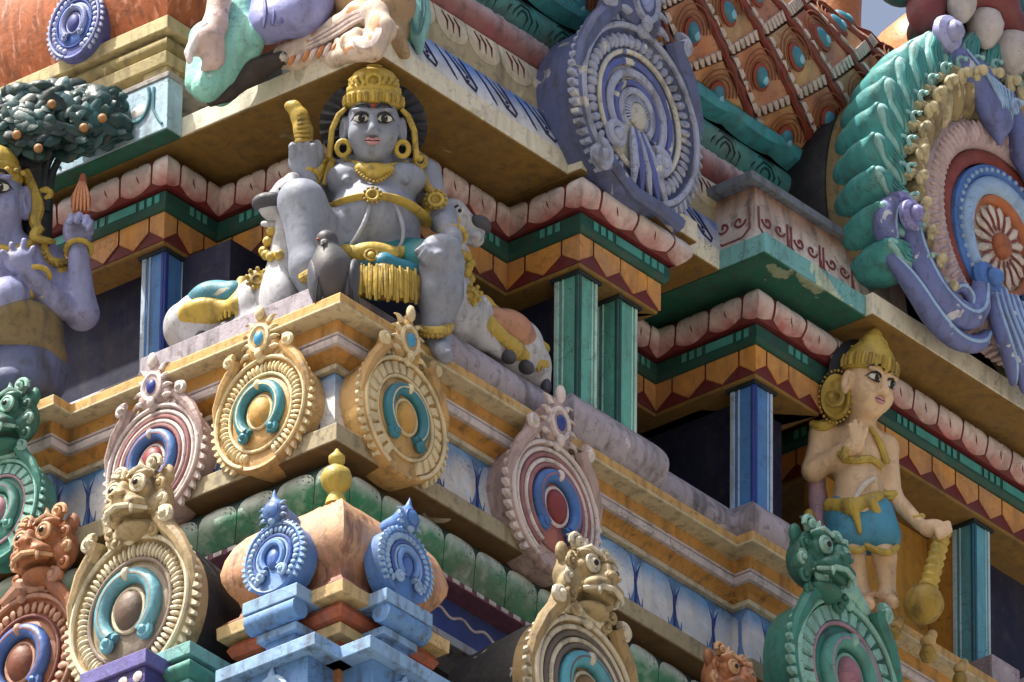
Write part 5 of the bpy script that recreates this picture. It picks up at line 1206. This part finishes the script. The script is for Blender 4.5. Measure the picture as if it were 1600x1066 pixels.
obj('dark_vault', bandmb(GF, [(0, -.95), (.52, -.95), (.60, -.65), (.655, -.38), (.69, -.25), (.67, -.20), (.6, -.2)], t0=-2.0, t1=2.0, ey=ey, seg=72), BV, gb, angle=60)
obj('toothed_ring', bandmb(GF, [(.43, -.03), (.425, .02), (.39, .045), (.345, .045), (.325, .02), (.32, -.03)], ey=ey, seg=72), PKR, gb, angle=60)
for k in range(84):
    t = 2*PI*k/84
    m = MB(); F_ = GF
    er, et = GF.a*math.sin(t)+GF.b*math.cos(t)*ey, GF.a*math.cos(t)-GF.b*math.sin(t)*ey
    obj('ring_tooth', MB().ell(BC+er*.375+GF.c*.042, (er*.040, et*.010+GF.c*.004, GF.c*.012), 6, 4), PKR, gb)
    obj('rim_tooth', MB().ell(BC+er*.435+GF.c*.0, (er*.012, et*.011, GF.c*.03), 6, 4), PKR, gb)
obj('maroon_ring', bandmb(GF, [(.325, -.02), (.318, .02), (.295, .03), (.27, .02), (.265, -.02)], ey=ey), MRR, gb, angle=60)
G2 = Face2(GF, .0, -.02)
obj('blue_ring', bandmb(G2, [(.275, -.02), (.272, .035), (.25, .045), (.232, .03), (.228, -.02)], t0=-2.5, t1=2.5, ey=1.05), BL1, gb, angle=60)
for k in range(38):
    t = -2.4+4.8*k/37; er = GF.a*math.sin(t)+GF.b*math.cos(t)*1.05; obj('ring_bead', MB().ball(G2.o+er*.252+GF.c*.045, .0085, 6, 5), BL2, gb)
obj('light_blue_ring', bandmb(G2, [(.232, -.02), (.226, .04), (.20, .055), (.172, .04), (.165, -.02)], t0=-2.5, t1=2.5, ey=1.08), BL2, gb, angle=60)
for s in (-1, 1):
    m = MB(); volute(m, G2, s*.135, -.215, .05, s, 1.4, .03, .05, -s*.8); obj('blue_curl', m, BL1, gb)
obj('orange_ring', bandmb(G2, [(.17, -.02), (.165, .03), (.145, .02), (.14, -.02)], ey=1.1), paint('b5683c', rough=.5, grime=.3), gb, angle=60)
obj('lotus_field', bandmb(G2, [(.142, .0), (.0, .018)], ey=1.1), paint('d8c7b8', rough=.5, grime=.3), gb)
for k in range(16):
    t = 2*PI*k/16; er = GF.a*math.sin(t)+GF.b*math.cos(t)*1.1; et = GF.a*math.cos(t)-GF.b*math.sin(t)
    obj('lotus_petal', MB().ell(G2.o+er*.098+GF.c*.014, (er*.042, et*.017, GF.c*.009), 8, 4), paint('ddd0c4', rough=.5, grime=.25), gb)
    t += PI/16; er = GF.a*math.sin(t)+GF.b*math.cos(t)*1.1
    obj('petal_line', MB().tube([G2.o+er*.05+GF.c*.022, G2.o+er*.09+GF.c*.022, G2.o+er*.130+GF.c*.016], [.003, .0045, .0015], 6), MRR, gb)
obj('lotus_heart', MB().ell(G2(0, 0, .02), G2.ax(.045, .05, .03), 16, 7), paint('b0643c', rough=.5, grime=.3), gb)
# cream scroll ring, each scroll a tapering horn with a curled end
for k in range(28):
    t = -2.35+4.7*k/27
    er, et = GF.a*math.sin(t)+GF.b*math.cos(t)*ey, GF.a*math.cos(t)-GF.b*math.sin(t)*ey
    m = MB(); m.tube([BC+er*.43-GF.c*.005, BC+er*.465+GF.c*.02, BC+er*.50+GF.c*.04, BC+er*.53+GF.c*.055, BC+er*.55+GF.c*.06+et*.004], [.030, .040, .044, .042, .032], 10); sc_ = obj('cream_horn', m, CRD if k % 3 else CRS, gb)
    for q in (-.012, .012): obj('horn_ridge', MB().tube([BC+er*.45+et*q+GF.c*.035, BC+er*.50+et*q*1.3+GF.c*.080, BC+er*.545+et*q+GF.c*.092], [.004, .006, .004], 6), CRS, sc_)
    H_ = Face.__new__(Face); H_.o = BC+er*.556+GF.c*.066; H_.a, H_.b, H_.c, H_.k = et, er, GF.c, 1.0
    m = MB(); volute(m, H_, 0, 0, .027, 1 if k < 14 else -1, 1.2, .0175, .012); obj('horn_curl', m, CRS, sc_)
# teal flame leaves round the rim, overlapping
for k in range(25):
    t = -2.1+4.2*k/24
    er, et = GF.a*math.sin(t)+GF.b*math.cos(t)*ey, GF.a*math.cos(t)-GF.b*math.sin(t)*ey
    sg_ = 1 if t < 0 else -1
    up = (er*.80+et*.6*sg_); up /= np.linalg.norm(up); sd_ = np.cross(up, GF.c)
    o_ = BC+er*.635
    pr = [('e', o_-GF.c*.06, (up*.085, sd_*.056, GF.c*.12), .02), ('e', o_+up*.05-GF.c*.02, (up*.055, sd_*.044, GF.c*.08), .02), ('c', o_+up*.07, o_+up*.105+GF.c*.045, .032, .014, .02)]
    lf_ = clay('teal_leaf', pr, TLF, gb, vox=.009)
    pl_ = clay('leaf_face', [('e', o_+GF.c*.055-up*.01, (up*.085, sd_*.042, GF.c*.020), .01), ('e', o_+up*.07+GF.c*.055, (up*.04, sd_*.025, GF.c*.022), .02)], TLL, lf_, vox=.008)
    for q in (-.026, -.009, .009, .026):
        obj('leaf_rib', MB().tube([o_-up*.075+sd_*q*.8+GF.c*.062, o_-up*.03+sd_*(q+.008)+GF.c*.074, o_+up*.03+sd_*(q-.005)+GF.c*.074, o_+up*.07+sd_*q*.5+GF.c*.076, o_+up*.10+sd_*q*.2+GF.c*.066], [.003, .006, .007, .006, .002], 6), TLF, lf_)
    H_ = Face.__new__(Face); H_.o = o_-up*.04+GF.c*.070; H_.a, H_.b, H_.c, H_.k = sd_, up, GF.c, 1.0
    m = MB(); volute(m, H_, .0, .0, .024, sg_, 1.3, .008, .004); obj('leaf_scroll', m, TLL, lf_)
# violet scroll drape at the gable foot
VDR = [([(-.60, -.30, .02), (-.66, -.24, .04), (-.64, -.17, .06), (-.56, -.19, .07), (-.54, -.28, .07), (-.48, -.38, .07), (-.40, -.45, .08), (-.30, -.46, .09), (-.22, -.40, .08), (-.17, -.30, .06), (-.15, -.22, .05)], [.03, .045, .045, .04, .04, .05, .055, .05, .045, .035, .02])]
for q_ in range(6): VDR.append(([(-.11+.032*q_, -.22-.01*(q_ % 2), .055), (-.125+.036*q_, -.32, .075), (-.10+.045*q_, -.42, .09), (-.04+.055*q_, -.50, .085), (.02+.06*q_, -.56, .05)], [.015, .024, .028, .026, .008]))
VDR += [([(-.62, -.33, .02), (-.52, -.42, .05), (-.42, -.51, .06), (-.30, -.54, .06), (-.18, -.50, .06), (-.12, -.42, .05)], [.015, .035, .04, .035, .03, .015]), ([(-.38, -.40, .10), (-.34, -.36, .11), (-.29, -.38, .11), (-.28, -.42, .10)], [.015, .02, .02, .012])]
for pts, r in VDR:
    Q_ = [GF(*p) for p in pts]
    for _ in range(2):
        R_ = [Q_[0]]
        for a, b in zip(Q_[:-1], Q_[1:]): R_ += [a*.75+b*.25, a*.25+b*.75]
        Q_ = R_+[Q_[-1]]
    rr = list(np.interp(np.linspace(0, 1, len(Q_)), np.linspace(0, 1, len(r)), r))
    dr = obj('violet_scroll', MB().tube(Q_, rr, 10), VIO, gb)
    obj('scroll_edge', MB().tube([q+GF.c*v*.92 for q, v in zip(Q_, rr)], [min(.007, v*.3) for v in rr], 6), BL2, dr)
m = MB(); volute(m, GF, -.605, -.205, .06, 1, 1.5, .026, .08, -.8); obj('violet_curl', m, paint('8f8fd0', rough=.5, grime=.3), gb)
# lion jaw over the gable
JF = GF; GF = Face2(GF, -.15, -.02)
jw = thing('lion_jaw', GF(-.03, .62, .02), 'maroon lion jaw with big white teeth over the right gable, top right', 'ornament')
e = lambda a, b, c, x, y, z, k=.04: ('e', GF(a, b, c), GF.ax(x, y, z), k)
clay('upper_lip', [e(-.12, .86, .02, .13, .07, .10), e(.02, .88, .05, .14, .08, .12), e(.18, .84, .03, .14, .08, .10), e(-.20, .78, -.02, .06, .10, .07), e(.28, .75, -.02, .07, .10, .07)], paint('7a3238', rough=.45, grime=.35), jw, vox=.01)
clay('face', [e(.03, 1.05, -.08, .30, .17, .16), e(-.24, .95, -.08, .10, .15, .12), e(.32, .93, -.08, .12, .16, .12)], paint('1f5a58', rough=.5, grime=.5), jw, vox=.012)
for x, y, r in ((-.13, .79, .058), (.0, .765, .070), (.145, .735, .080), (.25, .70, .05)):
    m = MB(); m.lathe(GF(x, y, .075), [(.004, -r*1.25), (r*.45, -r*1.0), (r*.85, -r*.35), (r*.95, r*.2), (r*.8, r*.65), (r*.3, r*.95)], 14, (GF.a, GF.c, GF.b)); obj('tooth', m, paint('c6c0c0', rough=.4, grime=.25), jw)
clay('mouth', [e(.0, .72, -.06, .22, .10, .10)], paint('4a2a22', rough=.6, grime=.4), jw, vox=.012)
tn = clay('tongue', [e(-.14, .58, .05, .07, .05, .05), e(-.05, .55, .07, .085, .06, .05), e(.03, .49, .08, .095, .08, .045), e(.05, .43, .085, .07, .06, .04), ('c', GF(.055, .40, .085), GF(.065, .335, .08), .035, .008, .03)], VIO, jw, vox=.008)
m = MB(); volute(m, GF, -.22, .64, .06, 1, 1.3, .035, .06, .6); obj('tongue_curl', m, paint('a9aede', rough=.5, grime=.3), tn)
for k in range(7): obj('tongue_line', MB().tube([GF(-.14+.03*k, .60-.018*k, .105), GF(-.05+.022*k, .53, .125), GF(.02+.010*k, .46, .128), GF(.035+.007*k, .40, .12)], [.004, .006, .006, .003], 6), BL2, tn)
m = MB(); volute(m, GF, .075, .47, .032, 1, 1.4, .009, .12); obj('tongue_scroll', m, BL2, tn)
obj('side_ribbon', MB().tube([GF(.14, .66, .03), (GF(.17, .5, .06)), GF(.20, .36, .07), GF(.30, .28, .07), GF(.42, .26, .05)], [.03, .035, .04, .04, .03], 10), VIO, jw)
GF = JF
# ------------------------------------------------------------------ feather-tiled roof
rf = thing('tiled_roof', (1.9, .6, 1.70), 'brown tiled bell roof with blue feather eyes between the two big medallions', 'roof')
X0 = .9
def roofp(s, t):
    """s along x, t up the overhanging bell profile"""
    R_ = .36; th0 = math.radians(-58); th = th0+t/R_
    cy, cz = .13+R_*math.cos(th0), 1.70-R_*math.sin(th0)
    return V3(s, cy-R_*math.cos(th), cz+R_*math.sin(th)), V3(0, -math.cos(th), math.sin(th))
m = MB(); m.grid([[roofp(s, t)[0] for s in np.linspace(.7, 3.0, 40)] for t in np.linspace(-.02, 1.0, 40)]); obj('roof_shell', m, paint('4a2c20', rough=.7, grime=.5), rf)
def onroof(px, py):
    best = None
    for s in np.linspace(.8, 3.0, 221):
        for t in np.linspace(0, 1.1, 111):
            p = roofp(s, t)[0]; q = p-CAM; w_ = q@CF; d = (800+FPX*(q@CR)/w_-px)**2+(533-FPX*(q@CU)/w_-py)**2
            if best is None or d < best[0]: best = (d, s, t)
    return np.array(best[1:])
s0 = onroof(1186, 120); sA = onroof(1240, 92)-s0; sB = onroof(1236, 214)-s0; sB2 = s0-onroof(1134, 22)
TILE = [paint('b06a44', 'c98f62', rough=.5, grime=.4), paint('b97a48', 'cda06a', rough=.5, grime=.4), paint('a86040', 'c08a64', rough=.5, grime=.45), paint('c09a68', 'b0824a', rough=.5, grime=.4)]
SEP = paint('7c3224', rough=.5, grime=.4); RAG = paint('cdbcb4', rough=.5, grime=.35); EYB = paint('2f7f98', rough=.3, grime=.1); EYL = paint('7fc0dc', rough=.3, grime=.1); EYR = paint('8a3a24', rough=.5)
SWL = paint('8a4a2c', rough=.5, grime=.3)
cell = {}
def surf(s, t, h): 
    p, n_ = roofp(s, t); return p+n_*h
for i in range(-4, 9):
    for j in range(-5, 6):
        cst = s0+sA*i+(sB2)*j
        if not (-.10 < cst[1] < 1.2 and .85 < cst[0] < 2.95): continue
        def q(u, v, h): 
            w_ = cst+sA*(u*.5)+sB2*(v*.5)
            return surf(w_[0], max(w_[1], -.02), h)
        n_ = 5; m = MB()
        m.grid([[q(-.92+1.62*a/n_, -.92+1.78*b/n_, .012+.010*b/n_) for a in range(n_+1)] for b in range(n_+1)], g=[[abs(a-2.5)/2.5 for a in range(n_+1)] for b in range(n_+1)])
        k0 = len(m.v); 
        for (u, v) in ((-.92, -.92), (.70, -.92), (.70, .86), (-.92, .86)): m.v.append(tuple(q(u, v, -.004))); m.g.append(0)
        N_ = n_+1; cr_ = [0, n_, n_*N_+n_, n_*N_]
        edges = [[b for b in range(N_)], [n_+N_*b for b in range(N_)], [n_*N_+n_-b for b in range(N_)], [n_*N_-N_*b for b in range(N_)]]
        for e_i, ed in enumerate(edges):
            m.f.append(tuple(ed)+(k0+(e_i+1) % 4, k0+e_i))
        tl = obj('tile', m, TILE[(i*3+j*5) % 4], rf)
        sp_ = obj('separator', MB().tube([q(.86, -1.0+2.0*b/6, .018+.006*(b % 2)) for b in range(7)], [.011, .016, .012, .017, .012, .017, .012], 6), SEP, tl)
        # white ragged sides and hem
        m = MB()
        for b in range(5):
            v = -.95+1.8*b/5; m.hexa([q(-.92, v, .012), q(-.72, v+.04, .012), q(-.72, v+.28, .012), q(-.92, v+.33, .012), q(-.94, v, .032), q(-.74, v+.06, .030), q(-.74, v+.26, .030), q(-.94, v+.33, .032)])
        obj('white_edge', m, RAG, tl, smooth=False, kind='stuff')
        m = MB()
        for a in range(6):
            u = -.90+1.6*a/6; m.hexa([q(u, .70, .016), q(u+.22, .70, .016), q(u+.18, 1.0, .012), q(u+.06, .98, .012), q(u, .70, .034), q(u+.22, .70, .034), q(u+.18, 1.0, .024), q(u+.06, .98, .024)])
        obj('ragged_hem', m, RAG, tl, smooth=False, kind='stuff')
        cc = q(-.10, -.08, .02); nn = roofp(*(cst))[1]; du = q(.1, -.08, .02)-q(-.3, -.08, .02); du /= np.linalg.norm(du); dv_ = q(-.1, .12, .02)-q(-.1, -.28, .02); dv_ -= du*(dv_@du); dv_ /= np.linalg.norm(dv_)
        obj('eye_rim', MB().ell(cc+nn*.002, (du*.036, dv_*.056, nn*.012), 14, 5), EYR, tl)
        ee = obj('eye_jewel', MB().ell(cc+nn*.008, (du*.025, dv_*.040, nn*.016), 14, 6), EYB, tl)
        obj('eye_glint', MB().ell(cc+nn*.020+dv_*.012+du*.004, (du*.013, dv_*.018, nn*.007), 10, 5), EYL, tl)
        for sc_ in (1.55, 2.0, 2.5):
            obj('swirl_line', MB().tube([cc+nn*.006+du*.036*sc_*.82*math.sin(a)-dv_*.056*sc_*.72*math.cos(a) for a in np.linspace(-2.2+.1*sc_, 2.2-.1*sc_, 14)], .0028, 5), SWL, tl)
# orange finials behind, against the sky
fz_ = P(1462, 108, y=1.4)
kal = thing('roof_finial', fz_-V3(0, 0, .5), 'smooth orange rounded finial against the white sky, top right', 'finial')
m = MB(); m.lathe(fz_, [(.05, -.9), (.12, -.5), (.20, -.2), (.235, -.08), (.24, .0), (.22, .09), (.14, .18), (.07, .22), (.05, .30), (.02, .4)], 32); obj('bulb', m, paint('cf7a2c', rough=.35, grime=.2), kal, angle=60)
fz2 = P(1308, 2, y=1.1)
kal2 = thing('roof_finial', fz2-V3(0, 0, .5), 'brown orange rounded finial just left of the white sky gap', 'finial')
m = MB(); m.lathe(fz2, [(.05, -.9), (.08, -.3), (.085, -.05), (.09, .06), (.085, .12), (.05, .2), (.04, .3), (.02, .5)], 28); obj('bulb', m, paint('a86430', rough=.4, grime=.3), kal2, angle=60)
# ------------------------------------------------------------------ scroll block over the right bay
blk = thing('scroll_block', (2.18, .0, 1.056), 'stained white block with maroon scroll painting above the teal moulding', 'ornament')
BKM = paint('a5785e', 'd9d2cc', rough=.6, grime=.6, chip=.15, chipc='cfc6bc', lo=.02, hi=.5)
x0, x1, y0, z0_, z1_ = 1.955, 2.46, -.115, 1.0525, 1.285
rows = []
for k in range(9):
    u = k/8; d = .012*math.sin(PI*u)+.05*u**3; z = z1_+(z0_-z1_)*u
    rows.append([V3(x0-.0+.05-d-.03, .6, z), V3(x0+.05-d-.03, y0+.05-d, z), V3(x1+.3, y0+.05-d, z)])
m = MB(); m.grid(rows, g=[[k/8]*3 for k in range(9)]); m.f.append((0, 1, 2)); obj('block', m, BKM, blk, angle=30, fix=False)
MS = paint('7a2c34', rough=.55, grime=.3)
def on(face, u, v):
    """u along the face, v 0 top..1 bottom"""
    d = .012*math.sin(PI*v)+.05*v**3; z = z1_+(z0_-z1_)*v
    return V3(x0+.02-d+u, y0+.05-d-.002, z) if face == 'R' else V3(x0+.02-d-.002, y0+.05-d+u, z)
for face, us_ in (('R', (.09, .26, .43)), ('L', (.10, .28))):
    for u in us_:
        for sg_ in (-1, 1):
            obj('scroll_stroke', MB().tube([on(face, u+sg_*(.012+.028*(1-k/14)*math.cos(k*.55)+.02), .56+.11*(1-k/18)*math.sin(k*.55)) for k in range(13)], .0042, 5), MS, blk)
        obj('scroll_stroke', MB().tube([on(face, u-.075, .35), on(face, u-.075, .75), on(face, u-.04, .90), on(face, u+.04, .90), on(face, u+.075, .75), on(face, u+.075, .35)], .0035, 5), MS, blk)
        obj('scroll_stroke', MB().tube([on(face, u+.082, .95), on(face, u+.080, .75), on(face, u+.084, .6)], [.008, .006, .001], 5), MS, blk)
cap = MB(); cap.box((x0-.03, y0+.02, z1_+.0005), (x1+.35, .5, z1_+.03)); obj('block_cap', cap, paint('6a7484', rough=.7, grime=.7, chip=.3, chipc='8a7a64'), blk, smooth=False)
# ------------------------------------------------------------------ small pieces low on the right
for k, (px, py, r) in enumerate(((1450, 1022, .030), (1500, 1062, .026), (1400, 990, .022))):
    c_ = P(px, py, y=-.14); th = thing('hanging_knob', c_-V3(0, 0, .03), ('yellow plaster knob hanging on the ledge below the mace', 'yellow plaster knob at the bottom right below the ledge', 'small yellow plaster knob beside the green medallion')[k], 'ornament')
    obj('knob', MB().lathe(c_, [(.004, -r*1.1), (r*.7, -r*.8), (r, -.1*r), (r*.8, r*.6), (r*.45, r*.9)], 16), YED, th)
    clay('knob_cap', [('e', c_+V3(0, 0, r*1.5), (V3(r*.9, 0, 0), V3(0, r*.9, 0), V3(0, 0, r*.7)), .01), ('e', c_+V3(.01, -.01, r*2.4), (V3(r*.6, 0, 0), V3(0, r*.6, 0), V3(0, 0, r*.6)), .01)], paint('c2a468', rough=.5, grime=.4), th, vox=.005)
# ------------------------------------------------------------------ sculpture group on the cornice corner, top centre left
SK = Sculptor(Frame(.30, .30)); E, C, T = SK.E, SK.C, SK.tube
gp = thing('draped_figure', SK.p(430, 150, 0), 'lower part of a draped figure in teal and violet cloth, top of the frame', 'statue')
TQ = paint('86cabd', rough=.6, grime=.35, chip=.3, chipc='b9dcd6', bump=.7, chipscale=18.); VQ = paint('8f95cf', rough=.5, grime=.3, chip=.05); 
clay('teal_cloth', [E(345, 95, .02, 40, 70, .10, .04), C((375, -10, .0), (365, 80, .05), 34, 34, .04), C((365, 80, .05), (322, 138, .09), 30, 24, .04), E(392, 60, .08, 22, 34, .05, .03), C((320, 60, .0), (308, 130, .03), 26, 20, .04)], TQ, gp, vox=.009)
clay('violet_cloth', [C((440, -20, .02), (420, 35, .09), 46, 34, .04), C((420, 35, .09), (470, 20, .12), 24, 40, .04), C((470, 20, .12), (510, -20, .08), 36, 34, .04), E(415, 45, .10, 22, 14, .06, .02)], VQ, gp, vox=.009)
for k in range(6): obj('cloth_fold', T([(410+16*k, -15, .13), (416+13*k, 15, .165), (412+14*k, 44-4*k, .16)], [2, 4, 2], 6), paint('5f66a8', rough=.5), gp)
clay('brown_base', [C((350, 148, .04), (400, 110, .06), 14, 18, .02), C((400, 110, .06), (440, 92, .07), 18, 13, .02), C((330, 160, .06), (360, 145, .06), 8, 12, .02)], paint('3a322e', rough=.7, grime=.4, chip=.45, chipc='c9c4b8', chipscale=14.), gp, vox=.008)
sw = thing('swan_head', SK.p(318, 110, .12), 'pinkish white bird head bending down beside the teal cloth, top left', 'statue')
hd = clay('head', [C((345, -15, .12), (336, 40, .13), 20, 18, .03), C((336, 40, .13), (322, 62, .15), 18, 22, .03), C((325, 60, .15), (296, 84, .16), 20, 8, .03), E(334, 84, .14, 18, 26, .03, .03), C((334, 92, .14), (318, 108, .14), 14, 5, .02)], paint('cbb4ae', rough=.5, grime=.3), sw, vox=.006)
clay('pale_bill', [C((318, 48, .165), (294, 82, .175), 15, 7, .02), E(296, 90, .17, 6, 10, .02, .01)], paint('ded6d8', rough=.45, grime=.2), hd, vox=.006)
obj('bill_line', T([(322, 36, .185), (326, 52, .19), (330, 60, .185)], [2, 4, 2], 6), BLACK, hd)
scq = thing('scroll_ornament', SK.p(540, 100, .1), 'pale orange and lilac scroll curling on the cornice corner', 'ornament')
SCM, SCL = paint('d6c2b0', rough=.55, grime=.35, chip=.5, chipc='c48a5e', chipscale=12.), paint('dccbc6', rough=.5, grime=.3)
sb = clay('scroll_body', SK.chain([(445, 88, .02), (490, 72, .07), (530, 45, .13), (560, 22, .19), (585, 22, .24), (596, 48, .27), (580, 76, .28), (556, 80, .27), (545, 66, .26), (558, 52, .26)], [20, 22, 20, 20, 21, 22, 20, 16, 13, 10], .02)+SK.chain([(500, 80, .08), (525, 92, .15), (548, 84, .2), (530, 66, .17)], [14, 14, 13, 9], .02)+[E(470, 90, .05, 34, 18, .05, .03)], SCM, scq, vox=.007)
for k, off in enumerate((-8, 0, 8)): obj('scroll_groove', T([(470, 76+off*.6, .09), (520, 50+off, .17), (560, 22+off, .245), (588, 26-off*.3, .29), (594+off*.4, 50, .315), (580, 72+off*.4, .325), (560, 74, .315), (552, 64, .31)], [2, 4, 4, 4.5, 4.5, 4, 3, 2], 6), SCL, sb)
for k in range(9): obj('scroll_frill', T([(452+11*k, 102-3*k, .09+.012*k), (456+11*k, 92-3*k, .11+.012*k), (462+11*k, 88-4*k, .10+.012*k)], [3, 4.5, 2], 6), SCL if k % 2 else paint('c9824c', rough=.5, grime=.3), sb)
td = thing('leaf_drop', SK.p(652, 80, .2), 'pale teal pointed leaf hanging at the right of the corner scroll', 'ornament')
SKR = Sculptor(Frame(*P(652, 80, y=.03)[:2]))
lfm = clay('leaf', [SKR.E(650, 10, .0, 22, 50, .05, .03), SKR.C((650, 30, .0), (656, 80, .0), 21, 6, .03)], paint('7fbdbd', rough=.45, grime=.3), td, vox=.007)
clay('green_side', [SKR.C((635, 0, -.02), (642, 60, -.02), 16, 12, .03), SKR.C((642, 60, -.02), (652, 82, -.02), 12, 5, .02)], paint('3a7f5c', rough=.5, grime=.35), td, vox=.007)
for r in (1., .6): obj('leaf_line', SKR.tube([(650-14*r, -10, .05), (650-13*r, 30, .052), (653, 62-14*(1-r), .045), (650+14*r, 30, .05), (650+13*r, -10, .05)], 1.6, 6), paint('3f7f88', rough=.5), lfm)
bk = thing('corner_backing', SK.p(600, 60, .1), 'ochre and cream plaster lump behind the corner scroll', 'ornament')
clay('lump', [E(600, 30, .12, 46, 60, .10, .04), C((615, 60, .18), (632, 84, .18), 22, 10, .03), C((560, 0, .1), (620, 10, .16), 40, 30, .04), E(500, 10, .02, 60, 50, .06, .03)], paint('a88a5c', 'c9b080', rough=.6, grime=.5, chip=.2), bk, vox=.009)
